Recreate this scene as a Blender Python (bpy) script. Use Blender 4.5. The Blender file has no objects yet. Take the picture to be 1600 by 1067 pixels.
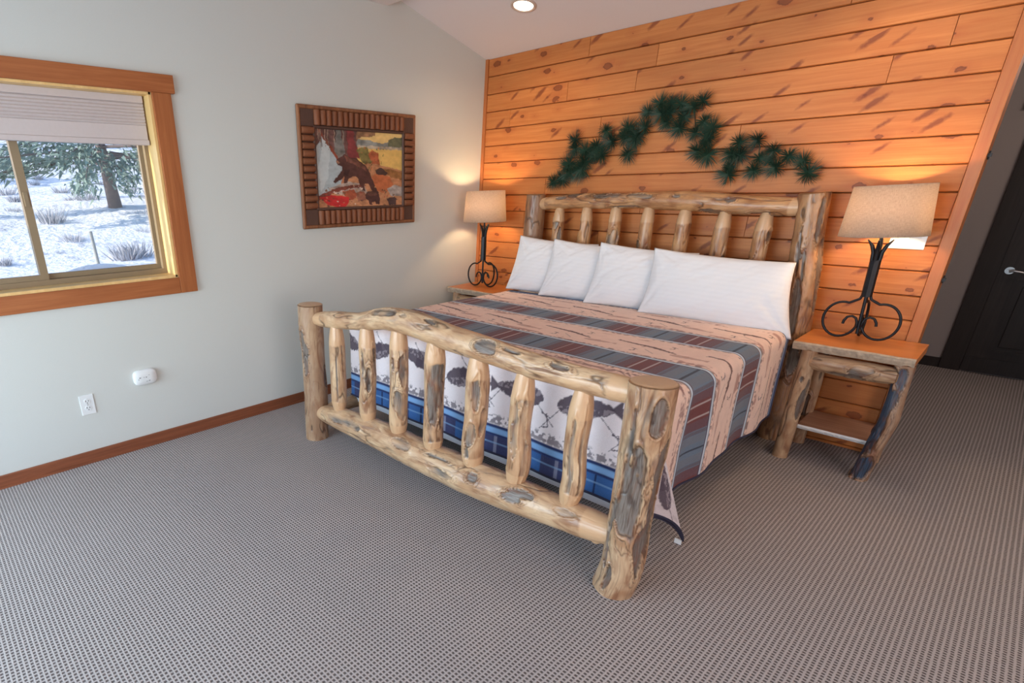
import bpy, bmesh, math, random
import numpy as np
from mathutils import Matrix, Vector

# ------------------------------------------------------------------ camera, world, sun, exposure
scene = bpy.context.scene
COL = scene.collection
cam = bpy.data.cameras.new('camera'); cam_o = bpy.data.objects.new('camera', cam); COL.objects.link(cam_o)
cam.sensor_fit = 'HORIZONTAL'; cam.sensor_width = 36.0; cam.lens = 843.1426 * 36 / 1600
cam.shift_x = (800 - 590.903) / 1600; cam.shift_y = (636.221 - 533.5) / 1600
cam.clip_start = 0.05; cam.clip_end = 500
RT, UP, FW = (0.64913, 0.76052, -0.01547), (-0.27389, 0.25265, 0.92798), (-0.70965, 0.59815, -0.3723)
CAM = (3.44388, -4.16202, 1.53865)
cam_o.matrix_world = Matrix(((RT[0], UP[0], -FW[0], CAM[0]), (RT[1], UP[1], -FW[1], CAM[1]), (RT[2], UP[2], -FW[2], CAM[2]), (0, 0, 0, 1)))
scene.camera = cam_o
scene.view_settings.view_transform = 'Standard'; scene.view_settings.look = 'None'
scene.view_settings.gamma = 1.0; scene.view_settings.use_curve_mapping = False
scene.view_settings.exposure = 0.0

W = bpy.data.worlds.new('world'); scene.world = W; W.use_nodes = True
wn = W.node_tree; wn.nodes.clear()
wo = wn.nodes.new('ShaderNodeOutputWorld'); wb = wn.nodes.new('ShaderNodeBackground')
sk = wn.nodes.new('ShaderNodeTexSky'); sk.sky_type = 'NISHITA'; sk.sun_disc = False
sk.sun_elevation = math.radians(24); sk.sun_rotation = math.radians(180); sk.altitude = 2400
wb.inputs['Strength'].default_value = 0.40
wn.links.new(sk.outputs[0], wb.inputs[0]); wn.links.new(wb.outputs[0], wo.inputs[0])

def light(name, kind, loc, power, color, direction=None, size=None, size_y=None, **kw):
    l = bpy.data.lights.new(name, kind); o = bpy.data.objects.new(name, l); COL.objects.link(o)
    o.location = loc; l.energy = power; l.color = color
    if direction is not None: o.rotation_euler = Vector(direction).to_track_quat('-Z', 'Y').to_euler()
    if kind == 'AREA':
        l.shape = 'RECTANGLE'; l.size = size; l.size_y = size_y
    elif kind != 'SUN': l.shadow_soft_size = size or 0.03
    for k, v in kw.items(): setattr(l, k, v)
    return o
sun = light('sun', 'SUN', (0, -20, 20), 6.0, (1.0, 0.93, 0.82), (0.15, 1.0, -0.45)); sun.data.angle = 0.009
# daylight through the glazed doors behind the camera, plus an added warm side fill
light('daylight_rear', 'AREA', (1.6, -6.42, 1.5), 185, (0.60, 0.82, 1.0), (0, 1, -0.02), 3.2, 2.0)
light('daylight_left', 'AREA', (0.12, -5.55, 1.35), 30, (0.58, 0.80, 1.0), (1, 0.25, -0.05), 1.2, 1.6)
light('fill_side', 'AREA', (6.12, -4.2, 1.5), 72, (1.0, 0.78, 0.70), (-1, 0.1, 0), 2.0, 1.6)  # added warm fill that lifts the right side of the room

# ------------------------------------------------------------------ helpers
rng = random.Random(7)
def lin(c):
    return tuple((v / 255 / 12.92) if v / 255 <= 0.04045 else ((v / 255 + 0.055) / 1.055) ** 2.4 for v in c)
def lin4(c): return (*lin(c), 1.0)
_lat = np.random.RandomState(3).rand(32, 32, 32)
def vnoise(p):
    p = np.asarray(p, float); i = np.floor(p).astype(int); f = p - i; f = f * f * (3 - 2 * f); i &= 31; j = (i + 1) & 31
    x0, y0, z0 = i[..., 0], i[..., 1], i[..., 2]; x1, y1, z1 = j[..., 0], j[..., 1], j[..., 2]
    fx, fy, fz = f[..., 0], f[..., 1], f[..., 2]; L = _lat
    a = L[x0, y0, z0] * (1 - fx) + L[x1, y0, z0] * fx; b = L[x0, y1, z0] * (1 - fx) + L[x1, y1, z0] * fx
    c = L[x0, y0, z1] * (1 - fx) + L[x1, y0, z1] * fx; d = L[x0, y1, z1] * (1 - fx) + L[x1, y1, z1] * fx
    return (a * (1 - fy) + b * fy) * (1 - fz) + (c * (1 - fy) + d * fy) * fz
def fbm(p, n=3):
    p = np.asarray(p, float); s = 0; a = 0.5; t = 0
    for k in range(n):
        s = s + a * vnoise(p * 2 ** k + 7.3 * k); t += a; a *= 0.5
    return s / t * 2 - 1
def sstep(a, b, x):
    t = np.clip((x - a) / (b - a), 0, 1); return t * t * (3 - 2 * t)

def props(o, label=None, cat=None, group=None, kind=None):
    if label: o['label'] = label
    if cat: o['category'] = cat
    if group: o['group'] = group
    if kind: o['kind'] = kind
    return o
def link(o, parent=None):
    COL.objects.link(o)
    if parent is not None: o.parent = parent
    return o
def empty(name, loc=(0, 0, 0), parent=None):
    o = bpy.data.objects.new(name, None); o.location = loc; o.empty_display_size = 0.1; return link(o, parent)
def from_arrays(name, V, F, mat, parent=None, smooth=True, attrs=None):
    me = bpy.data.meshes.new(name)
    V = np.asarray(V, np.float32); F = np.asarray(F, np.int32); k = F.shape[1]
    me.vertices.add(len(V)); me.vertices.foreach_set('co', V.ravel())
    me.loops.add(F.size); me.loops.foreach_set('vertex_index', F.ravel())
    me.polygons.add(len(F)); me.polygons.foreach_set('loop_start', np.arange(0, F.size, k, dtype=np.int32))
    if smooth: me.polygons.foreach_set('use_smooth', np.ones(len(F), bool))
    for n, (t, A) in (attrs or {}).items():
        at = me.attributes.new(n, t, 'POINT')
        at.data.foreach_set('color' if 'COLOR' in t else 'vector' if 'VECTOR' in t else 'value', np.asarray(A, np.float32).ravel())
    me.update(calc_edges=True); me.validate()
    me.materials.append(mat)
    o = bpy.data.objects.new(name, me); return link(o, parent)
class MB:
    """collects simple shapes into one mesh"""
    def __init__(s): s.v = []; s.f = []; s.m = []; s.sm = []
    def add(s, V, F, mi=0, smooth=False):
        b = len(s.v); s.v += [tuple(p) for p in V]; s.f += [tuple(i + b for i in f) for f in F]; s.m += [mi] * len(F); s.sm += [smooth] * len(F); return s
    def box(s, x0, x1, y0, y1, z0, z1, mi=0, bev=0.0):
        if bev <= 0:
            V = [(x0, y0, z0), (x1, y0, z0), (x1, y1, z0), (x0, y1, z0), (x0, y0, z1), (x1, y0, z1), (x1, y1, z1), (x0, y1, z1)]
            return s.add(V, [(0, 3, 2, 1), (4, 5, 6, 7), (0, 1, 5, 4), (1, 2, 6, 5), (2, 3, 7, 6), (3, 0, 4, 7)], mi)
        bm = bmesh.new(); bmesh.ops.create_cube(bm, size=1)
        for v in bm.verts: v.co = Vector(((x0 + x1) / 2 + v.co.x * (x1 - x0), (y0 + y1) / 2 + v.co.y * (y1 - y0), (z0 + z1) / 2 + v.co.z * (z1 - z0)))
        bmesh.ops.bevel(bm, geom=list(bm.edges), offset=bev, segments=2, affect='EDGES', profile=0.6)
        bm.verts.index_update(); s.add([v.co[:] for v in bm.verts], [[v.index for v in f.verts] for f in bm.faces], mi); bm.free(); return s
    def prism(s, pts, axis, a0, a1, mi=0):
        n = len(pts)
        def P(p, a): return {0: (a, p[0], p[1]), 1: (p[0], a, p[1]), 2: (p[0], p[1], a)}[axis]
        V = [P(p, a0) for p in pts] + [P(p, a1) for p in pts]
        return s.add(V, [tuple(range(n)), tuple(range(2 * n - 1, n - 1, -1))] + [(i, i + n, (i + 1) % n + n, (i + 1) % n) for i in range(n)], mi)
    def tube(s, pts, r, n=8, mi=0, cap=True, smooth=True):
        pts = [Vector(p) for p in pts]; rs = r if isinstance(r, (list, tuple)) else [r] * len(pts)
        V = []; up = None
        for i, p in enumerate(pts):
            t = (pts[min(i + 1, len(pts) - 1)] - pts[max(i - 1, 0)]).normalized()
            if up is None: up = Vector((0, 0, 1)) if abs(t.z) < 0.9 else Vector((1, 0, 0))
            a = t.cross(up).normalized(); up = a.cross(t).normalized()
            V += [p + (a * math.cos(q) + up * math.sin(q)) * rs[i] for q in [2 * math.pi * k / n for k in range(n)]]
        F = [(i * n + k, i * n + (k + 1) % n, (i + 1) * n + (k + 1) % n, (i + 1) * n + k) for i in range(len(pts) - 1) for k in range(n)]
        s.add(V, F, mi, smooth)
        if cap: s.add(V[:n], [tuple(range(n - 1, -1, -1))], mi); s.add(V[-n:], [tuple(range(n))], mi)
        return s
    def lathe(s, prof, n=32, mi=0, c=(0, 0, 0), smooth=True):
        V = [(c[0] + r * math.cos(2 * math.pi * k / n), c[1] + r * math.sin(2 * math.pi * k / n), c[2] + z) for r, z in prof for k in range(n)]
        return s.add(V, [(i * n + k, i * n + (k + 1) % n, (i + 1) * n + (k + 1) % n, (i + 1) * n + k) for i in range(len(prof) - 1) for k in range(n)], mi, smooth)
    def build(s, name, mats, parent=None, fixn=True):
        me = bpy.data.meshes.new(name); me.from_pydata([tuple(v) for v in s.v], [], s.f)
        for m in (mats if isinstance(mats, (list, tuple)) else [mats]): me.materials.append(m)
        me.polygons.foreach_set('material_index', s.m); me.polygons.foreach_set('use_smooth', s.sm)
        if fixn:
            bm = bmesh.new(); bm.from_mesh(me); bmesh.ops.recalc_face_normals(bm, faces=bm.faces); bm.to_mesh(me); bm.free()
        me.update(); o = bpy.data.objects.new(name, me); return link(o, parent)
def box(name, dims, mat, parent=None, bev=0.0): return MB().box(*dims, bev=bev).build(name, mat, parent)
def copy_tree(o, parent=None):
    c = o.copy(); COL.objects.link(c)
    if parent is not None: c.parent = parent
    for ch in list(o.children): copy_tree(ch, c)
    return c

# ------------------------------------------------------------------ materials
class NT:
    def __init__(s, name):
        s.m = bpy.data.materials.new(name); s.m.use_nodes = True; s.t = s.m.node_tree; s.b = s.t.nodes['Principled BSDF']; s.out = s.t.nodes['Material Output']
    def n(s, kind, **kw):
        x = s.t.nodes.new('ShaderNode' + kind)
        for k, v in kw.items(): setattr(x, k, v)
        return x
    def l(s, a, b): s.t.links.new(a, b)
    def set(s, sock, v):
        if hasattr(v, 'links') or isinstance(v, bpy.types.NodeSocket): s.l(v, sock)
        else: sock.default_value = v
    def noise(s, vec, scale, detail=3, rough=0.55, dist=0.0):
        x = s.n('TexNoise'); x.inputs['Scale'].default_value = scale; x.inputs['Detail'].default_value = detail
        x.inputs['Roughness'].default_value = rough; x.inputs['Distortion'].default_value = dist
        if vec is not None: s.l(vec, x.inputs['Vector'])
        return x.outputs['Fac']
    def mapping(s, vec, scale=(1, 1, 1), loc=(0, 0, 0)):
        x = s.n('Mapping'); x.inputs['Scale'].default_value = scale; s.set(x.inputs['Location'], loc); s.l(vec, x.inputs['Vector']); return x.outputs[0]
    def ramp(s, fac, stops, interp='LINEAR'):
        x = s.n('ValToRGB'); x.color_ramp.interpolation = interp; e = x.color_ramp.elements
        while len(e) < len(stops): e.new(0.5)
        for k, (p, c) in enumerate(stops):
            e[k].position = p; e[k].color = c if len(c) == 4 else (*c, 1)
        s.l(fac, x.inputs[0]); return x.outputs[0]
    def mix(s, fac, a, b, mode='MIX'):
        x = s.n('Mix', data_type='RGBA', blend_type=mode); s.set(x.inputs[0], fac); s.set(x.inputs[6], a); s.set(x.inputs[7], b); return x.outputs[2]
    def math(s, op, a, b=None, clamp=False):
        x = s.n('Math', operation=op, use_clamp=clamp); s.set(x.inputs[0], a)
        if b is not None: s.set(x.inputs[1], b)
        return x.outputs[0]
    def bump(s, h, strength=0.3, dist=0.01):
        x = s.n('Bump'); x.inputs['Strength'].default_value = strength; x.inputs['Distance'].default_value = dist; s.l(h, x.inputs['Height']); s.l(x.outputs[0], s.b.inputs['Normal'])
    def fin(s, color=None, rough=0.5, metal=0.0, spec=None):
        if color is not None: s.set(s.b.inputs['Base Color'], color)
        s.set(s.b.inputs['Roughness'], rough); s.b.inputs['Metallic'].default_value = metal
        if spec is not None: s.b.inputs['Specular IOR Level'].default_value = spec
        return s.m
    def obj(s): return s.n('TexCoord').outputs['Object']
    def attr(s, name): return s.n('Attribute', attribute_name=name)

def plain(name, c, rough=0.5, metal=0.0, var=0.08, scale=30, bump=0.0, spec=None):
    t = NT(name); v = t.obj(); f = t.noise(v, scale)
    a = lin(c); col = t.mix(f, (*[x * (1 - var) for x in a], 1), (*[min(1, x * (1 + var)) for x in a], 1))
    if bump: t.bump(f, bump, 0.004)
    return t.fin(col, rough, metal, spec)
def wood(name, c1, c2, axis=0, rough=0.42, grain=60, knots=False):
    t = NT(name); v = t.obj(); oi = t.n('ObjectInfo').outputs['Random']
    cm = t.n('CombineXYZ'); r1 = t.math('MULTIPLY', oi, 37.0)
    for k in range(3): t.l(r1, cm.inputs[k])
    add = t.n('VectorMath', operation='ADD'); t.l(v, add.inputs[0]); t.l(cm.outputs[0], add.inputs[1]); v = add.outputs[0]
    sc = [1, 1, 1]; sc[axis] = 0.045
    g = t.noise(t.mapping(v, tuple(sc)), grain, 4, 0.6, 0.6)
    lg = t.noise(t.mapping(v, tuple([1 if k != axis else 0.12 for k in range(3)])), 9, 2, 0.5, 0.3)
    col = t.mix(t.ramp(g, [(0.3, (0, 0, 0)), (0.7, (1, 1, 1))]), lin4(c1), lin4(c2))
    tint = t.mix(t.math('MULTIPLY', t.math('SUBTRACT', lg, 0.3), 0.9, True), col, (*[x * 0.62 for x in lin(c2)], 1))
    bv = t.mix(t.math('MULTIPLY', oi, 0.30), tint, (*[x * 0.72 for x in lin(c2)], 1)); col = bv
    if knots:
        sx = t.n('SeparateXYZ'); t.l(v, sx.inputs[0]); cx = t.n('CombineXYZ'); t.l(sx.outputs[0], cx.inputs[0]); t.l(sx.outputs[2], cx.inputs[1]); p2 = cx.outputs[0]
        jit = t.math('MULTIPLY', t.math('SUBTRACT', t.noise(v, 38, 3), 0.5), 0.16)
        def vor(mp):
            vo = t.n('TexVoronoi', voronoi_dimensions='2D'); vo.inputs['Scale'].default_value = 1.0; t.l(mp, vo.inputs['Vector']); se = t.n('SeparateColor'); t.l(vo.outputs['Color'], se.inputs[0]); return vo.outputs['Distance'], se.outputs
        d1, s1 = vor(t.mapping(p2, (4.2, 7.0, 1))); e1 = t.math('SUBTRACT', t.math('ADD', d1, jit), t.math('SUBTRACT', t.math('MULTIPLY', t.math('MULTIPLY', s1[0], s1[0]), 0.16), 0.035))
        halo = t.ramp(e1, [(0.0, (1, 1, 1)), (0.30, (0, 0, 0))]); gate = t.math('GREATER_THAN', s1[1], 0.34)
        col = t.mix(t.math('MULTIPLY', t.math('MULTIPLY', halo, gate), 0.45), col, lin4((168, 84, 40)))
        k1 = t.ramp(e1, [(0.0, (0.75, 0.75, 0.75)), (0.03, (1, 1, 1)), (0.055, (0, 0, 0))])
        col = t.mix(t.math('MULTIPLY', t.math('MULTIPLY', k1, gate), 0.85), col, lin4((104, 46, 16)))
        ro = t.n('Mapping'); ro.inputs['Rotation'].default_value = (0, 0, math.radians(-36)); t.l(p2, ro.inputs['Vector'])
        d2, s2 = vor(t.mapping(ro.outputs[0], (3.2, 13.0, 1))); e2 = t.math('SUBTRACT', t.math('ADD', d2, t.math('MULTIPLY', jit, 1.3)), t.math('MULTIPLY', s2[0], 0.12))
        k2 = t.ramp(e2, [(0.02, (1, 1, 1)), (0.16, (0, 0, 0))]); g2 = t.math('GREATER_THAN', s2[1], 0.70)
        col = t.mix(t.math('MULTIPLY', t.math('MULTIPLY', k2, g2), 0.8), col, lin4((120, 54, 24)))
    t.bump(g, 0.12, 0.002)
    return t.fin(col, rough, spec=0.35)

M = {}
M['wall'] = plain('painted_wall', (203, 205, 200), 0.85, var=0.03, scale=180, bump=0.05)
M['ceil'] = plain('painted_ceiling', (214, 204, 201), 0.9, var=0.03, scale=160, bump=0.05)
M['hallwall'] = plain('hall_paint', (150, 142, 140), 0.85, var=0.03, scale=150)
M['pine'] = wood('knotty_pine', (212, 135, 72), (190, 109, 52), 0, 0.5, 55, True)
M['pinev'] = wood('pine_trim_upright', (206, 130, 74), (186, 106, 56), 2, 0.4, 60)
M['groove'] = plain('groove_shadow_board', (96, 46, 26), 0.8)
M['casing'] = wood('stained_casing', (180, 110, 64), (154, 86, 46), 1, 0.4, 60)
M['casingv'] = wood('stained_casing_upright', (180, 110, 64), (154, 86, 46), 2, 0.4, 60)
M['jamb'] = wood('clear_jamb_wood', (238, 204, 144), (228, 186, 120), 2, 0.4, 50)
M['base'] = wood('baseboard_wood', (150, 88, 58), (122, 68, 44), 1, 0.45, 60)
M['darkdoor'] = wood('dark_door_wood', (52, 44, 42), (38, 32, 31), 2, 0.5, 60)
M['top'] = wood('honey_slab_wood', (226, 148, 84), (205, 122, 64), 0, 0.3, 45)
M['twig'] = wood('twig_bark', (158, 98, 64), (112, 66, 44), 2, 0.6, 40)
M['darkframe'] = plain('dark_frame_wood', (84, 58, 48), 0.6, var=0.2, scale=60)
M['railwood'] = wood('frame_rail_wood', (172, 116, 78), (120, 76, 52), 2, 0.55, 40)
M['white'] = plain('white_plastic', (226, 228, 228), 0.35, var=0.02)
M['dark'] = plain('dark_slots', (40, 42, 46), 0.5)
M['vinyl'] = plain('tan_vinyl', (136, 117, 90), 0.45, var=0.03)
M['iron'] = plain('wrought_iron', (34, 34, 38), 0.42, 0.6, var=0.25, scale=60, bump=0.2)
M['nickel'] = plain('brushed_nickel', (190, 190, 190), 0.28, 1.0, var=0.04)
M['ring'] = plain('warm_trim_ring', (196, 172, 156), 0.5, var=0.02)

# carpet: grid of light loops with sunk dark cells
t = NT('woven_carpet'); v = t.obj(); sp = t.n('SeparateXYZ'); t.l(v, sp.inputs[0])
wob = t.noise(v, 45, 2)
def cell(sock, pitch):
    f = t.math('FRACT', t.math('ADD', t.math('DIVIDE', sock, pitch), t.math('MULTIPLY', wob, 0.25)))
    return t.math('ABSOLUTE', t.math('SUBTRACT', f, 0.5))
dx = cell(sp.outputs[0], 0.0170); dy = cell(sp.outputs[1], 0.0150)
hole = t.math('MULTIPLY', t.ramp(dx, [(0.20, (1, 1, 1)), (0.38, (0, 0, 0))]), t.ramp(dy, [(0.20, (1, 1, 1)), (0.38, (0, 0, 0))]))
rib = t.ramp(dy, [(0.28, (0, 0, 0)), (0.46, (1, 1, 1))])
big = t.noise(v, 1.6, 3); fine = t.noise(v, 320, 3)
col = t.mix(fine, lin4((162, 153, 150)), lin4((194, 185, 182)))
col = t.mix(t.math('MULTIPLY', rib, 0.20), col, lin4((196, 186, 178)))
col = t.mix(t.math('MULTIPLY', hole, 0.90), col, lin4((70, 62, 62)))
col = t.mix(t.math('MULTIPLY', big, 0.22), col, lin4((120, 112, 108)))
t.bump(t.math('SUBTRACT', t.math('MULTIPLY', fine, 0.3), hole), 0.55, 0.004)
M['carpet'] = t.fin(col, 0.95, spec=0.1)

# peeled aspen log, driven by attributes msk = (patch, outline, cut end, tone) and lc = log coordinates
def log_material(name, tan1, tan2, gray, tint, warm=0.45):
    t = NT(name); a = t.attr('msk'); s = t.n('SeparateColor'); t.l(a.outputs['Color'], s.inputs[0]); lc = t.attr('lc').outputs['Vector']
    st = t.noise(t.mapping(lc, (1, 1, 0.16)), 55, 4, 0.62, 0.5); bl = t.noise(t.mapping(lc, (1, 1, 0.55)), 11, 3, 0.5, 1.0); fn = t.noise(t.mapping(lc, (1, 1, 0.08)), 210, 3)
    col = t.mix(t.ramp(bl, [(0.36, (0, 0, 0)), (0.66, (1, 1, 1))]), lin4(tan1), lin4(tan2))
    col = t.mix(t.math('MULTIPLY', t.ramp(st, [(0.50, (0, 0, 0)), (0.72, (1, 1, 1))]), 0.55), col, lin4(tint))
    col = t.mix(t.math('MULTIPLY', a.outputs['Alpha'], 0.8), col, t.mix(st, lin4((112, 82, 62)), lin4((142, 112, 92))))
    gcol = t.mix(t.ramp(fn, [(0.32, (0, 0, 0)), (0.68, (1, 1, 1))]), (*[x * 0.35 for x in lin(gray)], 1), (*[x * 1.7 for x in lin(gray)], 1)); gcol = t.mix(t.math('MULTIPLY', bl, warm), gcol, lin4((150, 122, 100)))
    col = t.mix(s.outputs[0], col, gcol)
    col = t.mix(t.math('MULTIPLY', s.outputs[1], 0.95), col, lin4((52, 34, 26)))
    ck = t.noise(t.mapping(lc, (1, 1, 0.045)), 95, 3, 0.6, 0.8); cg = t.noise(t.mapping(lc, (1, 1, 0.4)), 13, 2)
    col = t.mix(t.math('MULTIPLY', t.math('MULTIPLY', t.ramp(ck, [(0.57, (0, 0, 0)), (0.66, (1, 1, 1))]), t.ramp(cg, [(0.42, (0, 0, 0)), (0.60, (1, 1, 1))])), 0.6), col, lin4((86, 58, 44)))
    gs_ = t.noise(t.mapping(lc, (1, 1, 0.22)), 19, 3, 0.6, 1.2); col = t.mix(t.math('MULTIPLY', t.ramp(gs_, [(0.57, (0, 0, 0)), (0.68, (1, 1, 1))]), 0.32), col, lin4((128, 122, 118)))
    rb = t.noise(t.mapping(lc, (1, 1, 0.3)), 16, 3, 0.6, 1.4); col = t.mix(t.math('MULTIPLY', t.ramp(rb, [(0.52, (0, 0, 0)), (0.68, (1, 1, 1))]), 0.62), col, lin4((116, 68, 44)))
    endc = t.mix(st, lin4((188, 146, 108)), lin4((210, 172, 134)))
    col = t.mix(t.math('MULTIPLY', s.outputs[2], 0.85), col, endc)
    h = t.math('ADD', t.math('MULTIPLY', st, 0.6), t.math('MULTIPLY', fn, s.outputs[0]))
    t.bump(t.math('SUBTRACT', h, s.outputs[1]), 0.5, 0.004)
    return t.fin(col, 0.34)
M['log'] = log_material('peeled_aspen', (206, 174, 138), (170, 129, 94), (96, 93, 90), (132, 88, 60))
M['loghead'] = log_material('peeled_aspen_headboard', (200, 150, 102), (156, 103, 64), (100, 96, 92), (118, 76, 52))

# linen lamp shade
t = NT('linen_shade'); v = t.n('TexCoord').outputs['UV']
n1 = t.noise(t.mapping(v, (300, 14, 1)), 1.0, 3); n2 = t.noise(t.mapping(v, (22, 170, 1)), 1.0, 3)
wv = t.math('ADD', t.math('MULTIPLY', n1, 0.5), t.math('MULTIPLY', n2, 0.5))
col = t.mix(t.ramp(wv, [(0.35, (0, 0, 0)), (0.65, (1, 1, 1))]), lin4((190, 172, 156)), lin4((232, 220, 206)))
t.fin(col, 0.9); t.bump(wv, 0.3, 0.002)
tr = t.n('BsdfTranslucent'); t.l(col, tr.inputs[0]); mx = t.n('MixShader'); mx.inputs[0].default_value = 0.6
t.l(t.b.outputs[0], mx.inputs[1]); t.l(tr.outputs[0], mx.inputs[2]); t.l(mx.outputs[0], t.out.inputs[0]); M['linen'] = t.m

def emis(name, c, s):
    t = NT(name); t.b.inputs['Emission Color'].default_value = (*c, 1); t.b.inputs['Emission Strength'].default_value = s; return t.fin((0.8, 0.8, 0.8, 1), 0.5)
M['bulb'] = emis('lit_bulb', (1.0, 0.66, 0.36), 290)
M['lens'] = emis('lit_lens', (1.0, 0.86, 0.66), 6)

# fabrics
t = NT('printed_quilt'); a = t.attr('Col'); v = t.n('TexCoord').outputs['Object']
q = t.noise(v, 85, 2, 0.5, 1.2); fine = t.noise(v, 420, 2)
col = t.mix(t.math('MULTIPLY', t.math('SUBTRACT', fine, 0.35), 0.35, True), a.outputs['Color'], (0.30, 0.25, 0.24, 1), 'MULTIPLY')
t.bump(t.math('ADD', q, t.math('MULTIPLY', fine, 0.3)), 0.55, 0.006); M['quilt'] = t.fin(col, 0.9, spec=0.15)
t.b.inputs['Sheen Weight'].default_value = 0.15
M['hem'] = plain('navy_binding', (44, 44, 66), 0.85)
t = NT('white_cotton'); v = t.obj(); sp = t.n('SeparateXYZ'); t.l(v, sp.inputs[0])
sb = t.math('ABSOLUTE', t.math('SUBTRACT', t.math('FRACT', t.math('MULTIPLY', sp.outputs[2], 38)), 0.5))
col = t.mix(t.math('MULTIPLY', t.ramp(sb, [(0.2, (0, 0, 0)), (0.3, (1, 1, 1))]), 0.25), lin4((226, 224, 226)), lin4((219, 217, 220)))
t.bump(t.noise(t.mapping(v, (1, 1, 1)), 9, 3, 0.5, 0.5), 0.12, 0.02); M['cotton'] = t.fin(col, 0.8, spec=0.2)
M['sheet'] = plain('white_sheet', (214, 218, 228), 0.85, var=0.03, scale=40, bump=0.1)
M['navy'] = plain('shade_dark_ticking', (52, 54, 66), 0.9)  # dark tone puts the shade below the quilt into the fabric colour
t = NT('painted_canvas'); a = t.attr('Col'); M['canvas'] = t.fin(a.outputs['Color'], 0.45)
t = NT('pine_needles'); f = t.noise(t.obj(), 60, 2); oi = t.n('ObjectInfo').outputs['Random']
M['needle'] = t.fin(t.mix(t.math('MULTIPLY', t.math('ADD', f, oi), 0.5), lin4((16, 42, 34)), lin4((48, 78, 58))), 0.55)
M['branch'] = plain('wire_branch', (70, 54, 42), 0.8, var=0.2)
t = NT('pleated_fabric'); f = t.noise(t.obj(), 60); t.fin(t.mix(f, lin4((204, 192, 190)), lin4((212, 200, 198))), 0.9)
tr = t.n('BsdfTranslucent'); tr.inputs[0].default_value = lin4((206, 194, 190)); mx = t.n('MixShader'); mx.inputs[0].default_value = 0.12
t.l(t.b.outputs[0], mx.inputs[1]); t.l(tr.outputs[0], mx.inputs[2]); t.l(mx.outputs[0], t.out.inputs[0]); M['pleat'] = t.m
t = NT('window_glass'); gl = t.n('BsdfGlass'); gl.inputs['IOR'].default_value = 1.45; gl.inputs['Roughness'].default_value = 0.0
tp = t.n('BsdfTransparent'); mx = t.n('MixShader'); mx.inputs[0].default_value = 0.06; gs = t.n('BsdfGlossy'); gs.inputs['Roughness'].default_value = 0.02
t.l(tp.outputs[0], mx.inputs[1]); t.l(gs.outputs[0], mx.inputs[2]); t.l(mx.outputs[0], t.out.inputs[0]); t.t.nodes.remove(gl); M['glass'] = t.m
t = NT('snow'); f = t.noise(t.obj(), 1.6, 4, 0.6); g = t.noise(t.obj(), 7, 3)
scrub = t.ramp(t.math('ADD', t.math('MULTIPLY', f, 0.7), t.math('MULTIPLY', g, 0.3)), [(0.54, (0, 0, 0)), (0.66, (1, 1, 1))])
t.bump(g, 0.5, 0.1); M['snow'] = t.fin(t.mix(t.math('MULTIPLY', scrub, 0.8), (0.86, 0.88, 0.93, 1), lin4((150, 156, 170))), 0.7)
M['sage'] = plain('sagebrush_twigs', (176, 176, 182), 0.9, var=0.25, scale=5)
M['fir'] = plain('fir_foliage', (122, 140, 130), 0.9, var=0.4, scale=3)
M['bark'] = plain('tree_bark', (112, 100, 98), 0.9, var=0.3, scale=12)
M['post'] = plain('weathered_stake', (150, 150, 146), 0.9, var=0.2)

# ------------------------------------------------------------------ room shell
H = 0.133; ZC = 2.549; SL = 0.257; YB = -6.5; XR = 6.2; RIDGE = -1.35; WX = 3.158
def ceil_z(y): return ZC - SL * y if y > RIDGE else ZC - SL * RIDGE + SL * (y - RIDGE) * 0.6
S = lambda o: props(o, kind='structure')
S(box('floor', (-0.2, XR + 0.2, YB - 0.2, 3.2, -0.1, 0), M['carpet']))
WY0, WY1, WZ0, WZ1 = -4.22, -2.887, 1.058, 2.068        # left window opening
g = MB()
g.box(-0.2, 0, YB, WY0, 0, WZ1); g.box(-0.2, 0, WY1, 0.13, 0, WZ1); g.box(-0.2, 0, WY0, WY1, 0, WZ0)
g.prism([(YB, WZ1), (0.13, WZ1), (0.13, ZC + 0.02), (0, ZC), (RIDGE, ceil_z(RIDGE)), (YB, ceil_z(YB))], 0, -0.2, 0)
S(g.build('wall_left', M['wall']))
# plank wall behind the bed
wb_ = S(box('wall_back', (-0.14, WX, 0.018, 0.13, 0, ZC + 0.02), M['groove']))
joints = {0: [0.95, 2.454], 1: [1.457], 2: [0.805, 1.335, 2.9], 3: [0.284, 2.696], 4: [1.109], 5: [2.05], 6: [], 7: [0.686], 8: [1.5], 9: [0.5, 2.2], 10: [1.2], 11: [1.9], 12: [0.8], 13: [2.45], 14: [1.4], 15: [0.6, 2.3], 16: [1.1], 17: [2.0], 18: [1.5], 19: [0.9]}
X0, X1 = 0.032, 3.112
def plank(x0, x1, z0, z1):
    b = 0.0042; dpt = 0.0035; g = MB()
    pr = [(x0, z0, dpt), (x1, z0, dpt), (x1, z1, dpt), (x0, z1, dpt)]
    bx = 0.0012
    inn = [(x0 + bx, z0 + b), (x1 - bx, z0 + b), (x1 - bx, z1 - b), (x0 + bx, z1 - b)]
    V = [(x0, 0.018, z0), (x1, 0.018, z0), (x1, 0.018, z1), (x0, 0.018, z1)] + [(a, 0.0075, c) for a, c, _ in pr] + [(a, 0, c) for a, c in inn]
    F = [(3, 2, 1, 0)] + [(i, (i + 1) % 4, 4 + (i + 1) % 4, 4 + i) for i in range(4)] + [(4 + i, 4 + (i + 1) % 4, 8 + (i + 1) % 4, 8 + i) for i in range(4)] + [(8, 9, 10, 11)]
    g.add(V, F); return g.build('plank', M['pine'], wb_)
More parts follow.
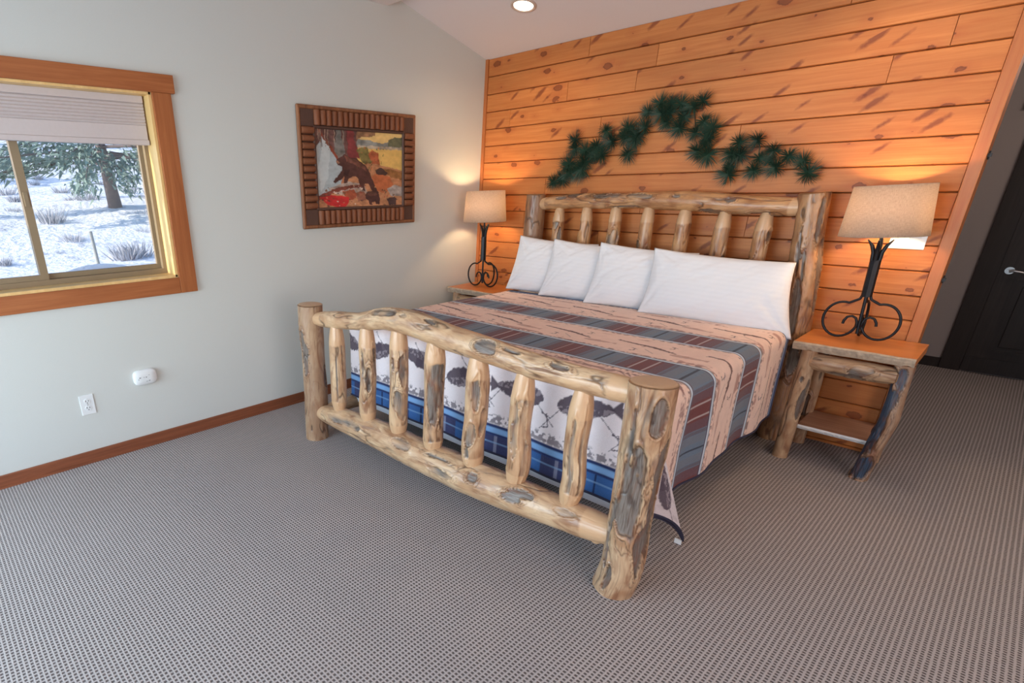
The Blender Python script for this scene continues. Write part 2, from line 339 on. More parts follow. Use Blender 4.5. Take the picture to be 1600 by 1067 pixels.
for r in range(20):
    zt = ZC - r * H; zb = max(0.002, zt - H + 0.0032)
    if zt < 0.02: continue
    xs = [X0] + joints.get(r, []) + [X1]
    for a, b in zip(xs, xs[1:]): plank(a + 0.0004, b - 0.0004, zb, zt)
S(box('trim_1', (0.0, 0.030, -0.010, 0.018, 0, ZC), M['pinev'], bev=0.003))
tr2 = S(box('trim_2', (3.113, 3.166, -0.012, 0.13, 0, ZC), M['pinev'], bev=0.004))
for z in (1.05, 1.655):
    MB().box(3.166, 3.180, 0.02, 0.05, z - 0.008, z + 0.008).tube([(3.17, 0.055, z - 0.02), (3.17, 0.055, z + 0.02)], 0.004, 6).build('hinge', M['dark'], tr2)
# ceiling slopes and ridge beam
g = MB()
g.prism([(0.13, ZC - 0.034), (RIDGE, ceil_z(RIDGE)), (RIDGE, ceil_z(RIDGE) + 0.1), (0.13, ZC + 0.1)], 0, -0.14, XR)
g.prism([(RIDGE, ceil_z(RIDGE)), (YB, ceil_z(YB)), (YB, ceil_z(YB) + 0.1), (RIDGE, ceil_z(RIDGE) + 0.1)], 0, -0.14, XR)
S(g.build('ceiling', M['ceil']))
S(box('trim_3', (0, XR, -1.62, -1.108, 2.752, 2.99), M['ceil'], bev=0.004))
S(box('ceiling_hall', (2.7, 4.7, 0.13, 2.8, ZC - 0.05, ZC + 0.05), M['ceil']))
# hall behind the plank wall
S(box('wall_hall', (2.7, 4.7, 2.63, 2.75, 0, ZC), M['hallwall']))
S(box('wall_hall_left', (2.72, 2.84, 0.13, 2.63, 0, ZC), M['hallwall']))
S(box('wall_hall_right', (4.55, 4.67, 0.13, 2.63, 0, ZC), M['hallwall']))
S(box('wall_back_right', (4.55, XR, 0.0, 0.13, 0, ZC + 0.02), M['wall']))
S(box('wall_header', (WX + 0.008, 4.55, 0.0, 0.13, 2.43, ZC + 0.02), M['wall']))
g = MB()
g.box(XR, XR + 0.14, YB, 0.13, 0, 0.6); g.box(XR, XR + 0.14, YB, -5.3, 0.6, 2.3); g.box(XR, XR + 0.14, -3.1, 0.13, 0.6, 2.3); g.box(XR, XR + 0.14, YB, 0.13, 2.3, 3.0)
S(g.build('wall_right', M['wall']))
g = MB()
g.box(-0.14, 0.05, YB - 0.14, YB, 0, 3); g.box(2.6, XR, YB - 0.14, YB, 0, 3); g.box(0.05, 2.6, YB - 0.14, YB, 2.4, 3); g.box(0.05, 2.6, YB - 0.14, YB, 0, 0.3)
S(g.build('wall_front', M['wall']))
S(box('sun_blocker', (-3.2, XR, -13.0, YB - 0.14, 2.62, 2.75), M['ceil']))  # unseen slab added to keep sun out of the front opening
S(MB().box(0, 0.013, YB, 0.0, 0, 0.078, bev=0.004).box(0, 0.017, YB, 0, 0, 0.016).build('baseboard_left', M['base']))
S(box('baseboard_hall', (2.84, 3.168, 2.615, 2.63, 0, 0.085), M['darkdoor'], bev=0.003))
# hall door
dr = S(MB().box(3.302, 4.10, 2.60, 2.63, 0.012, 2.03).build('door_1', M['darkdoor']))
for (xa, xb, za, zb) in ((3.42, 3.65, 0.20, 0.79), (3.75, 3.98, 0.20, 0.79), (3.42, 3.65, 1.02, 1.9), (3.75, 3.98, 1.02, 1.9)):
    MB().box(xa, xb, 2.592, 2.60, za, za + 0.02).box(xa, xb, 2.592, 2.60, zb - 0.02, zb).box(xa, xa + 0.02, 2.592, 2.60, za + 0.02, zb - 0.02).box(xb - 0.02, xb, 2.592, 2.60, za + 0.02, zb - 0.02).build('panel_moulding', M['darkdoor'], dr)
    box('door_panel', (xa + 0.045, xb - 0.045, 2.588, 2.60, za + 0.045, zb - 0.045), M['darkdoor'], dr, 0.006)
MB().box(3.302, 4.10, 2.596, 2.60, 0.012, 0.14).build('kick_board', M['darkdoor'], dr)
g = MB().tube([(3.36, 2.60, 0.862), (3.36, 2.588, 0.862)], 0.028, 20).tube([(3.36, 2.595, 0.862), (3.36, 2.545, 0.862)], 0.010, 10)
g.tube([(3.36, 2.545, 0.862), (3.385, 2.54, 0.866), (3.42, 2.54, 0.860), (3.455, 2.543, 0.855), (3.475, 2.548, 0.862)], [0.011, 0.010, 0.009, 0.008, 0.007], 10)
props(g.build('lever_handle', M['nickel'], dr), 'brushed nickel lever handle')
S(MB().box(3.168, 3.303, 2.605, 2.63, 0, 2.035, bev=0.004).box(4.11, 4.234, 2.605, 2.63, 0, 2.035, bev=0.004).box(3.10, 4.30, 2.603, 2.63, 2.035, 2.13, bev=0.004).build('trim_4', M['darkdoor']))

# ------------------------------------------------------------------ left window
win = S(empty('window_1', (0, (WY0 + WY1) / 2, WZ0)))
wy = -win.location.y; wz = -win.location.z
def wpart(name, mb, mat):
    o = mb.build(name, mat, win); o.matrix_parent_inverse = Matrix.Translation((0, wy, wz)); return o
wpart('head_casing', MB().box(0, 0.024, WY0 - 0.13, -2.752, WZ1, 2.160, bev=0.003), M['casing'])
wpart('side_casing', MB().box(0, 0.019, WY1 + 0.004, -2.775, WZ0 - 0.1, WZ1, bev=0.003), M['casingv'])
wpart('side_casing', MB().box(0, 0.019, WY0 - 0.11, WY0 - 0.004, WZ0 - 0.1, WZ1, bev=0.003), M['casingv'])
wpart('sill_casing', MB().box(0, 0.0185, WY0 - 0.003, WY1 + 0.003, WZ0 - 0.1, WZ0 - 0.004, bev=0.003), M['casing'])
wpart('jamb_board', MB().box(-0.20, 0.003, WY1 - 0.012, WY1 + 0.003, WZ0, WZ1), M['jamb'])
wpart('jamb_board', MB().box(-0.20, 0.003, WY0 - 0.003, WY0 + 0.012, WZ0, WZ1), M['jamb'])
wpart('head_jamb', MB().box(-0.20, 0.003, WY0, WY1, WZ1 - 0.012, WZ1 + 0.003), M['jamb'])
wpart('sill_board', MB().box(-0.20, 0.003, WY0, WY1, WZ0 - 0.004, WZ0 + 0.012), M['jamb'])
a0, a1, c0, c1 = WY0 + 0.012, WY1 - 0.012, WZ0 + 0.012, WZ1 - 0.012
YM = -3.585
wpart('vinyl_frame', MB().box(-0.20, -0.127, a0, a1, c0, c0 + 0.030).box(-0.20, -0.127, a0, a1, c1 - 0.03, c1).box(-0.20, -0.127, a0, a0 + 0.03, c0 + 0.03, c1 - 0.03).box(-0.20, -0.127, a1 - 0.022, a1, c0 + 0.03, c1 - 0.03), M['vinyl'])
def sash(x0, x1, ya, yb, wl, wr):
    return MB().box(x0, x1, ya + wl, yb - wr, c0 + 0.0305, c0 + 0.058).box(x0, x1, ya + wl, yb - wr, c1 - 0.058, c1 - 0.0305).box(x0, x1, ya, ya + wl, c0 + 0.0305, c1 - 0.0305).box(x0, x1, yb - wr, yb, c0 + 0.0305, c1 - 0.0305)
sA = wpart('sash', sash(-0.19, -0.165, YM - 0.02, a1 - 0.022, 0.035, 0.022), M['vinyl'])
sB = wpart('sash', sash(-0.16, -0.135, a0 + 0.03, YM + 0.02, 0.022, 0.040), M['vinyl'])
MB().box(-0.137, -0.12, YM - 0.012, YM + 0.008, 1.49, 1.56).build('sash_latch', M['vinyl'], sB)
def pane(par, x, ya, yb):
    MB().box(x - 0.003, x + 0.003, ya, yb, c0 + 0.058, c1 - 0.058).build('pane', M['glass'], par)
pane(sA, -0.177, YM + 0.015, a1 - 0.044); pane(sB, -0.147, a0 + 0.052, YM - 0.02)
# cellular shade
bl = empty('cellular_shade', (-0.092, (a0 + a1) / 2, 2.05)); props(bl, 'pale pleated cellular shade drawn partway down over the snowy window', 'window shade')
by = (a1 - a0) / 2 - 0.010
MB().box(-0.022, 0.022, -by, by, -0.03, 0.006, bev=0.003).build('head_rail', M['pleat'], bl)
for k in range(7):
    z1 = -0.0303 - k * 0.016; z0 = z1 - 0.0156
    MB().prism([(-0.012, z1), (0.012, z1), (0.0185, (z0 + z1) / 2), (0.012, z0), (-0.012, z0), (-0.0185, (z0 + z1) / 2)], 1, -by, by).build('pleat', M['pleat'], bl)
MB().box(-0.018, 0.017, -by, by, -0.218, -0.1425, bev=0.003).build('valance_panel', M['pleat'], bl)
MB().box(-0.02, 0.022, -by - 0.004, by + 0.004, -0.245, -0.218, bev=0.004).build('bottom_rail', M['pleat'], bl)

# ------------------------------------------------------------------ outdoors
def ground_z(x, y):
    d = -x + 3.4
    z = np.interp(d, [3, 6, 8, 11, 14.5, 19, 24, 31, 45, 80], [-0.35, 0.05, 0.48, 0.78, 1.33, 1.62, 2.3, 3.9, 8.5, 22])
    return z + 0.05 * (y + 1) * np.clip((d - 6) / 10, 0, 1)
nx, ny = 150, 130
xs = -0.6 - (np.linspace(0, 1, nx) ** 1.6) * 75; ys = np.linspace(-32, 40, ny)
XX, YY = np.meshgrid(xs, ys, indexing='ij')
ZZ = ground_z(XX, YY) + 0.16 * fbm(np.stack([XX * 0.6, YY * 0.6, 0 * XX], -1), 3) * np.clip((-XX) / 6, 0, 1)
idx = np.arange(nx * ny).reshape(nx, ny)
F = np.stack([idx[:-1, :-1], idx[:-1, 1:], idx[1:, 1:], idx[1:, :-1]], -1).reshape(-1, 4)
S(from_arrays('ground', np.stack([XX, YY, ZZ], -1).reshape(-1, 3), F, M['snow']))
def gz(x, y): return float(ground_z(np.array(x), np.array(y)))
def fir(name, x, y, h, r, base, seed, label, n=2600, trunk=0.13):
    rr = random.Random(seed); z0 = gz(x, y) - 0.15
    e = empty(name, (x, y, z0)); props(e, label, 'tree', 'conifers on the snowy hillside')
    MB().tube([(0, 0, 0), (-0.06, -0.05, h * 0.2), (0.02, -0.16, h * 0.45), (0, -0.1, h)], [trunk * 1.35, trunk, trunk * 0.75, 0.02], 10).build('trunk', M['bark'], e)
    g = MB(); wood_ = MB()
    for b in range(46):
        zz = base + (h - base) * (b / 46) ** 1.6; L = r * (1 - 0.85 * (zz - base) / (h - base)) * rr.uniform(0.7, 1.1); a = rr.uniform(0, 6.28)
        droop = rr.uniform(0.15, 0.45); p = lambda s: (math.cos(a) * L * s, math.sin(a) * L * s - 0.1, zz + 0.12 * s - droop * L * s * s * 0.6)
        wood_.tube([p(0), p(0.4), p(0.75), p(1)], [0.035, 0.022, 0.013, 0.005], 5)
        for k in range(n // 46):
            s = rr.uniform(0.2, 1.05) ** 0.8; c = Vector(p(s)) + Vector((rr.gauss(0, 0.11), rr.gauss(0, 0.11), rr.gauss(-0.06, 0.09))); l = rr.uniform(0.10, 0.24)
            d = Vector((rr.gauss(0, 0.5) + math.cos(a), rr.gauss(0, 0.5) + math.sin(a), rr.uniform(-1.3, 0.25))).normalized(); w = d.cross(Vector((rr.gauss(0, 1), rr.gauss(0, 1), rr.gauss(0, 1)))).normalized() * rr.uniform(0.016, 0.036)
            g.add([c - w, c + w, c + d * l], [(0, 1, 2)])
    wood_.build('branch', M['bark'], e)
    o = g.build('foliage', M['fir'], e, fixn=False); o['kind'] = 'stuff'
fir('conifer', -10.4, -0.2, 5.2, 3.3, 1.12, 5, 'bushy conifer with bare leaning trunk nearest the window', 14000, 0.12)
for k, (x, y, h, r) in enumerate([(-19, -4.6, 6, 3.0), (-26, -2.6, 7, 3.0), (-27, 4.0, 7, 3.0), (-18.5, 4.6, 6, 2.6), (-33, 9, 8, 3.4)]):
    fir('conifer', x, y, h, r, 0.5, 20 + k, ['dark conifer at the upper left of the window view', 'dark conifer behind the leaning trunk tree, left of it', 'distant conifer directly behind the leaning trunk tree', 'smaller conifer at the right edge of the window view', 'farthest conifer high on the snowy slope'][k], 2600)
def sage_mesh(seed):
    rr = random.Random(seed); g = MB()
    for k in range(150):
        a = rr.uniform(0, 6.28); s = rr.uniform(0, 0.22); b = Vector((math.cos(a) * s, math.sin(a) * s, 0)); d = Vector((math.cos(a) * rr.uniform(0.1, 0.8), math.sin(a) * rr.uniform(0.1, 0.8), 1)).normalized(); l = rr.uniform(0.2, 0.5)
        w = d.cross(Vector((rr.gauss(0, 1), rr.gauss(0, 1), 0.1))).normalized() * 0.012
        g.add([b - w, b + w, b + d * l], [(0, 1, 2)])
    return g
sg = [sage_mesh(50 + k).build('sagebrush', M['sage'], None, False) for k in range(3)]
rs = random.Random(91); placed = [(-10.4, -.2), (-19, -4.6), (-26, -2.6), (-27, 4.0), (-18.5, 4.6), (-33, 9), (-5.5, -2)]
for k in range(44):
    if k < 3: o = sg[k]
    else: o = sg[k % 3].copy(); COL.objects.link(o)
    while True:
        d = 7.5 + rs.random() ** 1.3 * 19; an = rs.uniform(0.02, 0.36); x, y = 3.44 - d * math.cos(an), -4.16 + d * math.sin(an)
        if not (10.5 < d < 13 and rs.random() < 0.85): break
    sc = rs.uniform(0.45, 1.1) * min(1.0, d / 11)
    for _ in range(30):
        if all((x - p_[0]) ** 2 + (y - p_[1]) ** 2 > (1.6 if q_ > 6 else (0.9, 9, 10, 10, 8, 11, 1)[q_]) for q_, p_ in enumerate(placed)): break
        d = 7.5 + rs.random() ** 1.3 * 19; an = rs.uniform(0.02, 0.36); x, y = 3.44 - d * math.cos(an), -4.16 + d * math.sin(an)
    placed.append((x, y)); o.location = (x, y, gz(x, y) - 0.06); o.scale = (sc, sc, sc * rs.uniform(0.5, 0.9)); o.rotation_euler.z = rs.uniform(0, 6.28)
    props(o, 'grey twiggy sagebrush clump on the snowy hillside outside', 'shrub', 'sagebrush on the snowy hillside')
x, y = 3.44 - 9.2 * 0.972, -4.16 + 9.2 * 0.236
props(MB().tube([(x, y, gz(x, y) - 0.1), (x - 0.03, y - 0.02, gz(x, y) + 0.5)], 0.024, 8).build('fence_stake', M['post']), 'weathered grey stake standing in the snow outside the window', 'stake')
g = MB(); n = 20
V = [(-0.25 - 0.55 * i / n, -3.75 + 1.1 * j / n, 0.93 + (0.19 * math.sin(math.pi * j / n) ** 1.2 * math.sin(math.pi * (i + 2) / (n + 4)) ** 0.7)) for i in range(n + 1) for j in range(n + 1)]
V += [(p[0], p[1], -0.4) for p in V]; m_ = (n + 1) ** 2
Fq = [(i * (n + 1) + j, i * (n + 1) + j + 1, (i + 1) * (n + 1) + j + 1, (i + 1) * (n + 1) + j) for i in range(n) for j in range(n)]
edge = [j for j in range(n + 1)] + [i * (n + 1) + n for i in range(1, n + 1)] + [n * (n + 1) + j for j in range(n - 1, -1, -1)] + [i * (n + 1) for i in range(n - 1, 0, -1)]
g.add(V, Fq, 0, True); g.f += [(a, b, b + m_, a + m_) for a, b in zip(edge, edge[1:] + edge[:1])]; g.m += [0] * len(edge); g.sm += [False] * len(edge)
props(g.build('snow_bank', M['snow']), 'rounded white snow bank heaped just outside the right window pane', 'snow')

# ------------------------------------------------------------------ logs
def log(name, path, mat, parent, seed, origin=(0, 0, 0), cone0=0.0, cone1=0.0, npatch=6, tone=0.0, na=60, step=0.006, rough=1.0, patches=None, end0=0.55, end1=0.55):
    P = np.array([p[:3] for p in path], float); Rr = np.array([p[3] for p in path], float)
    L = np.concatenate([[0], np.cumsum(np.linalg.norm(np.diff(P, axis=0), axis=1))]); tot = L[-1]
    m = max(8, int(tot / step)); s = np.linspace(0, tot, m)
    def smooth(col):
        y = np.interp(s, L, col); k = max(1, int(0.06 / (tot / m)))
        if len(path) > 2:
            ker = np.hanning(2 * k + 3)[1:-1]; ker /= ker.sum(); yp = np.concatenate([2 * y[0] - y[k:0:-1], y, 2 * y[-1] - y[-2:-k - 2:-1]]) if k < m - 1 else y
            if k < m - 1: y = np.convolve(yp, ker, 'valid')
        return y
    C = np.stack([smooth(P[:, k]) for k in range(3)], 1); R = smooth(Rr)
    T = np.gradient(C, axis=0); T /= np.linalg.norm(T, axis=1)[:, None]
    ref = np.array([0, 1.0, 0]) if abs(T[0] @ np.array([0, 1.0, 0])) < 0.8 else np.array([1.0, 0, 0])
    A = np.cross(T, ref); A /= np.linalg.norm(A, axis=1)[:, None]; B = np.cross(A, T)
    th = np.linspace(0, 2 * np.pi, na, endpoint=False); SS, TH = np.meshgrid(s, th, indexing='ij'); RR = R[:, None] * np.ones_like(TH)
    off = seed * 3.77; rr = np.random.RandomState(seed)
    q = lambda f, fz, o=0: np.stack([np.cos(TH) * RR * f + off + o, np.sin(TH) * RR * f + o, SS * fz + off * 1.3], -1)
    endm = np.zeros_like(TH); taper = np.ones_like(TH)
    if cone0: u = np.clip(1 - SS / cone0, 0, 1); endm = np.maximum(endm, sstep(0.0, 0.10, u + 0.10 * fbm(q(20, 9), 2))); taper *= 1 - (1 - end0) * u ** 1.6
    if cone1: u = np.clip(1 - (tot - SS) / cone1, 0, 1); endm = np.maximum(endm, sstep(0.0, 0.10, u + 0.10 * fbm(q(20, 9, 5), 2))); taper *= 1 - (1 - end1) * u ** 1.6
    f = np.full_like(TH, -1.0)
    pl = patches or [(rr.uniform(0, 2 * np.pi), rr.uniform(0.08, 0.92) * tot, rr.uniform(0.012, 0.032), rr.uniform(0.03, 0.11)) for _ in range(npatch)]
    fd = np.array(CAM) - np.array(origin) - C; face = np.arctan2((fd * B).sum(1), (fd * A).sum(1))
    nz = fbm(q(16, 8), 3); n2 = fbm(q(38, 16, 9), 2)
    for (a, sc, wa, wb) in pl:
        da = ((TH - (a + face[min(m - 1, int(sc / tot * m))] if patches else a) + np.pi) % (2 * np.pi) - np.pi) * RR
        f = np.maximum(f, 1 - np.hypot(da / wa, (SS - sc) / wb) + 0.75 * nz + 0.25 * n2)
    inner = sstep(0.04, 0.12, f); outl = np.exp(-((f - 0.03) / 0.055) ** 2)
    rg = sstep(-0.25, 0.15, fbm(q(8, 6, 21), 2)); cont = rg * (0.75 * np.exp(-((f + 0.22 + 0.08 * n2) / 0.035) ** 2) + 0.6 * np.exp(-((f + 0.50 + 0.10 * n2) / 0.04) ** 2))
    vn = fbm(q(17, 4.5, 3), 3); gate = sstep(-0.25, 0.1, fbm(q(9, 4, 12), 2)); vein = np.exp(-(vn / 0.05) ** 2) * gate
    edge = np.clip(np.maximum(np.maximum(outl, cont), 0.8 * vein), 0, 1) * (1 - 0.85 * endm); inner *= (1 - endm)
    rad = RR * taper * (1 + rough * (1 - 0.7 * endm) * (0.10 * fbm(q(7, 4, 2), 2) + 0.04 * nz)) - (0.0075 * inner + 0.003 * edge - 0.004 * np.exp(-((f + 0.16) / 0.10) ** 2)) * rough
    tn = np.clip(tone + 0.5 * tone * fbm(q(10, 3, 4), 2), 0, 1) * np.ones_like(TH)
    V = C[:, None, :] + rad[..., None] * (np.cos(TH)[..., None] * A[:, None, :] + np.sin(TH)[..., None] * B[:, None, :])
    msk = np.stack([inner, edge, endm, tn], -1).reshape(-1, 4); lc = np.stack([np.cos(TH) * RR + off, np.sin(TH) * RR, SS + off], -1).reshape(-1, 3)
    i = np.arange(m * na).reshape(m, na); j = np.roll(i, -1, 1)
    Fq = np.stack([i[:-1], i[1:], j[1:], j[:-1]], -1).reshape(-1, 4)
    V = V.reshape(-1, 3)
    # caps: an inset ring and a centre on each end, so the cut face is flat with a soft rim
    for (row, sg, cc, tt) in ((0, -1, C[0], T[0]), (m - 1, 1, C[-1], T[-1])):
        prev = i[row]
        for fr, up_ in ((0.90, 0.004), (0.5, 0.005), (0.02, 0.005)):
            ring = cc + (V[i[row]] - cc) * fr + tt * sg * up_; b = len(V); V = np.vstack([V, ring])
            msk = np.vstack([msk, np.tile([0, 0, 1.0, 0], (na, 1))]); lc = np.vstack([lc, lc[i[row]] * [fr, fr, 1]])
            cur = np.arange(b, b + na); pj, cj = np.roll(prev, -1), np.roll(cur, -1)
            Fq = np.vstack([Fq, np.stack([prev, pj, cj, cur] if sg > 0 else [prev, cur, cj, pj], -1)]); prev = cur
    o = from_arrays(name, V, Fq, mat, parent, True, {'msk': ('FLOAT_COLOR', msk), 'lc': ('FLOAT_VECTOR', lc)})
    return o

bed = empty('log_bed', (1.67, -1.2, 0)); props(bed, 'rustic king bed of peeled aspen logs with knotty spindles against plank wall', 'bed')
bed.location = (0, 0, 0)
YL, YRt = -2.335, -2.275
fy = lambda x: YL + (YRt - YL) * (x - 0.64) / 2.07
g0 = M['log']; g1 = M['loghead']
log('foot_post', [(0.635, YL, 0, 0.078), (0.645, YL, 0.3, 0.078), (0.64, YL, 0.6, 0.074), (0.645, YL, 0.895, 0.077)], g0, bed, 11, npatch=9, tone=0.65, na=96, step=0.005)
log('foot_post', [(2.69, YRt, 0, 0.082), (2.715, YRt, 0.12, 0.080), (2.705, YRt, 0.3, 0.076), (2.71, YRt, 0.6, 0.080), (2.705, YRt, 0.90, 0.080)], g0, bed, 12, patches=[(0.1, 0.47, 0.05, 0.17), (-0.5, 0.80, 0.03, 0.08), (-0.7, 0.22, 0.02, 0.12), (-1.2, 0.5, 0.03, 0.3), (0.4, 0.10, 0.014, 0.06), (0.9, 0.3, 0.012, 0.14), (0.55, 0.72, 0.008, 0.12)], tone=0.22, na=120, step=0.004)
log('head_post', [(0.69, -0.12, 0, 0.08), (0.69, -0.12, 0.7, 0.08), (0.69, -0.12, 1.49, 0.078)], g1, bed, 13, npatch=4, tone=0.95)
log('head_post', [(2.655, -0.12, 0, 0.082), (2.635, -0.12, 0.5, 0.082), (2.61, -0.12, 0.9, 0.078), (2.57, -0.12, 1.2, 0.075), (2.545, -0.12, 1.487, 0.078)], g1, bed, 14, patches=[(0.3, .85, .022, .20), (-.3, .55, .03, .14), (-.6, 1.36, .012, .10), (.5, 1.15, .008, .14), (-1.1, 1.0, .02, .2), (.1, 1.05, .006, .12)], tone=0.45, na=96, step=0.005)
top = [(0.655, .812, .030), (0.72, .818, .045), (0.87, .836, .049), (1.11, .863, .049), (1.33, .915, .058), (1.52, .922, .064), (1.78, .890, .060), (2.0, .873, .058), (2.21, .857, .054), (2.45, .847, .052), (2.66, .85, .052)]
log('top_rail', [(x, fy(x), z, r) for x, z, r in top], g0, bed, 21, cone0=0.14, cone1=0.10, na=88, step=0.005, end0=0.8, end1=0.85,
    patches=[(0.5, 0.72, 0.022, 0.10), (0.15, 1.36, 0.030, 0.055), (0.5, 1.50, 0.012, 0.06), (0.6, 1.02, 0.012, 0.04), (0.4, 1.72, 0.016, 0.05), (0.4, 0.86, 0.012, 0.03)])
low = [(0.645, .192, .036), (0.74, .20, .055), (0.88, .21, .072), (1.32, .222, .086), (1.63, .212, .088), (1.9, .215, .094), (2.13, .222, .086), (2.4, .235, .072), (2.66, .25, .062)]
log('bottom_rail', [(x, fy(x), z, r) for x, z, r in low], g0, bed, 22, cone0=0.12, cone1=0.12, na=96, step=0.005, end0=0.8, end1=0.85,
    patches=[(0.0, 0.86, 0.030, 0.07), (0.0, 1.36, 0.026, 0.035), (-0.25, 1.58, 0.016, 0.05), (0.15, 1.62, 0.016, 0.06), (0.1, 1.82, 0.02, 0.06), (-0.2, 0.38, 0.025, 0.12), (0.2, 1.12, 0.012, 0.10), (-0.5, 1.15, 0.02, 0.08)])
def zat(tab, x): return float(np.interp(x, [p[0] for p in tab], [p[1] for p in tab]))
FP = [(.2, 0.3, .005, .2), (.0, .30, .022, .085), (-.4, .42, .022, .07), (.15, .38, .040, .22), (.1, .44, .020, .085), (-.3, .28, .014, .20), (.4, .25, .010, .16)]
EX = [[(-.6, .4, .004, .1)], [(-.8, .46, .012, .05), (.7, .4, .008, .09)], [(.15, .25, .02, .05), (-.5, .2, .024, .06), (.7, .44, .012, .05)], [(-.8, .32, .014, .22), (.3, .14, .010, .07)], [(-.7, .29, .016, .07), (.35, .22, .022, .07), (.6, .1, .016, .05)], [(.5, .3, .012, .12)], [(-.5, .3, .006, .18)]]
for k, x in enumerate((.895, 1.167, 1.422, 1.68, 1.942, 2.193, 2.459)):
    y = fy(x); zt, zb = zat(top, x) - 0.015, zat(low, x) + 0.03; r = (.049, .050, .051, .054, .054, .050, .049)[k]; d = (0.0, .008, .004, 0, .006, -.008, -.008)[k]
    log('spindle', [(x + d, y, zb, r), (x - d, y, zb + 0.15, r * 1.0), (x + d, y, (zb + zt) / 2, r * 0.96), (x, y, zt, r)], g0, bed, 31 + k, cone0=0.10, cone1=0.14, patches=[FP[k]] + EX[k], na=72, step=0.004, tone=0.05, end0=0.5, end1=0.6, rough=(0.6, 1.2, 1.2, 0.7, 1.3, 1.2, 1.1)[k])
hd = [(0.70, 1.415, .036), (0.76, 1.42, .048), (1.05, 1.44, .052), (1.3, 1.443, .052), (1.55, 1.447, .056), (1.85, 1.446, .060), (2.15, 1.425, .058), (2.47, 1.412, .052), (2.54, 1.412, .048)]
log('top_rail', [(x, -0.12, z, r) for x, z, r in hd], g1, bed, 23, cone0=0.11, cone1=0.10, npatch=18, na=80, step=0.005, tone=0.1, end0=0.8, end1=0.85)
log('bottom_rail', [(0.70, -0.12, .62, .05), (1.6, -0.12, .62, .055), (2.6, -0.12, .62, .05)], g1, bed, 24, npatch=5, tone=0.2, step=0.015, na=32)
for k, x in enumerate((.92, 1.155, 1.385, 1.62, 1.865, 2.105, 2.335)):
    zt = zat(hd, x) - 0.02
    log('spindle', [(x + 0.004 * (-1) ** k, -0.12, .64, .044), (x, -0.12, 1.0, .045), (x, -0.12, zt, .045)], g1, bed, 61 + k, cone0=0.08, cone1=0.13, na=56, step=0.005, npatch=11, tone=0.12, end0=0.5, end1=0.55, rough=1.2)
for x in (0.72, 2.575):
    log('side_rail', [(x + (0.03 if x > 1 else -0.01), -2.31, .21, .042), (x, -1.2, .205, .045), (x, -0.12, .21, .042)], g0, bed, 71 + int(x + .5), cone0=0.08, npatch=3, step=0.02, na=28)
for k in range(7): box('slat', (0.70, 2.60, -0.42 - k * 0.27, -0.34 - k * 0.27, 0.246, 0.280), M['pinev'], bed)

# ------------------------------------------------------------------ bedding
XA, XB, YF, ZT = 0.655, 2.665, -2.085, 0.757
props(box('box_spring', (XA + 0.05, XB - 0.055, YF + 0.05, -0.22, 0.281, 0.50), M['navy'], bev=0.02), 'shade-darkened box spring under the mattress inside the log bed', 'box spring')
mt = MB().box(XA + 0.03, XB - 0.03, YF + 0.03, -0.22, 0.501, ZT - 0.012, bev=0.05).build('mattress', M['sheet'])
MB().box(XA + 0.034, XB - 0.034, YF + 0.014, YF + 0.026, 0.215, 0.62, bev=0.004).build('sheet_hem', M['sheet'], mt)
props(mt, 'king mattress in white sheet mostly hidden under the printed quilt', 'mattress')

RC = 0.060; A0 = (XB - XA) / 2; XCN = (XA + XB) / 2; B0 = 0.385; BF = -YF
def prof(d):      # distance past the flat top -> horizontal run, drop
    d = np.maximum(d, 0); arc = RC * np.pi / 2; a = np.minimum(d, arc) / RC
    h = RC * np.sin(a); z = RC * (1 - np.cos(a)); ex = np.maximum(d - arc, 0); return h + ex * 0.02, z + ex
SMAX, TMAX = 0.556, 0.525
na_, nb_ = 660, 460
aa = np.linspace(-(A0 - RC) - SMAX, (A0 - RC) + SMAX, na_); bb = np.linspace(B0, BF - RC + TMAX, nb_)
AA, BB = np.meshgrid(aa, bb, indexing='ij')
sx = np.abs(AA) - (A0 - RC); ty = BB - (BF - RC); sp_ = np.maximum(sx, 0); tp_ = np.maximum(ty, 0)
rho = np.hypot(sp_, tp_); phi = np.arctan2(tp_, sp_ + 1e-9); hh, dz = prof(rho)
fin = np.where((sx > 0) & (ty > 0), np.sin(2 * phi) ** 2 * np.clip(dz - 0.04, 0, 1), 0)
side = np.clip(dz / 0.3, 0, 1)
wav = 0.010 * side * (np.sin(BB * 9 + AA) + 0.6 * np.sin(BB * 17 + 1.3)) * (sx > 0) * (ty <= 0) * np.clip((-ty) / 0.2, 0, 1) + 0.008 * side * np.sin(AA * 13) * (ty > 0) * (sx <= 0) * np.clip(-sx / 0.2, 0, 1)
hh = hh + wav
px = XCN + np.sign(AA) * (np.minimum(np.abs(AA), A0 - RC) + np.cos(phi) * hh * (rho > 0)); py = -(np.minimum(BB, BF - RC) + np.sin(phi) * hh * (rho > 0))
px = px + np.sign(AA) * fin * (0.05 + 0.20 * phi / (np.pi / 2)); py = py + fin * 0.46
pz = ZT - dz + 0.006 * fbm(np.stack([AA * 2.2, BB * 2.2, 0 * AA], -1), 2) * (1 - side)
pz = pz + np.where((sx > 0) & (ty > 0), -0.012 * np.sin(2 * phi) ** 2 * np.clip(dz, 0, 1), 0)
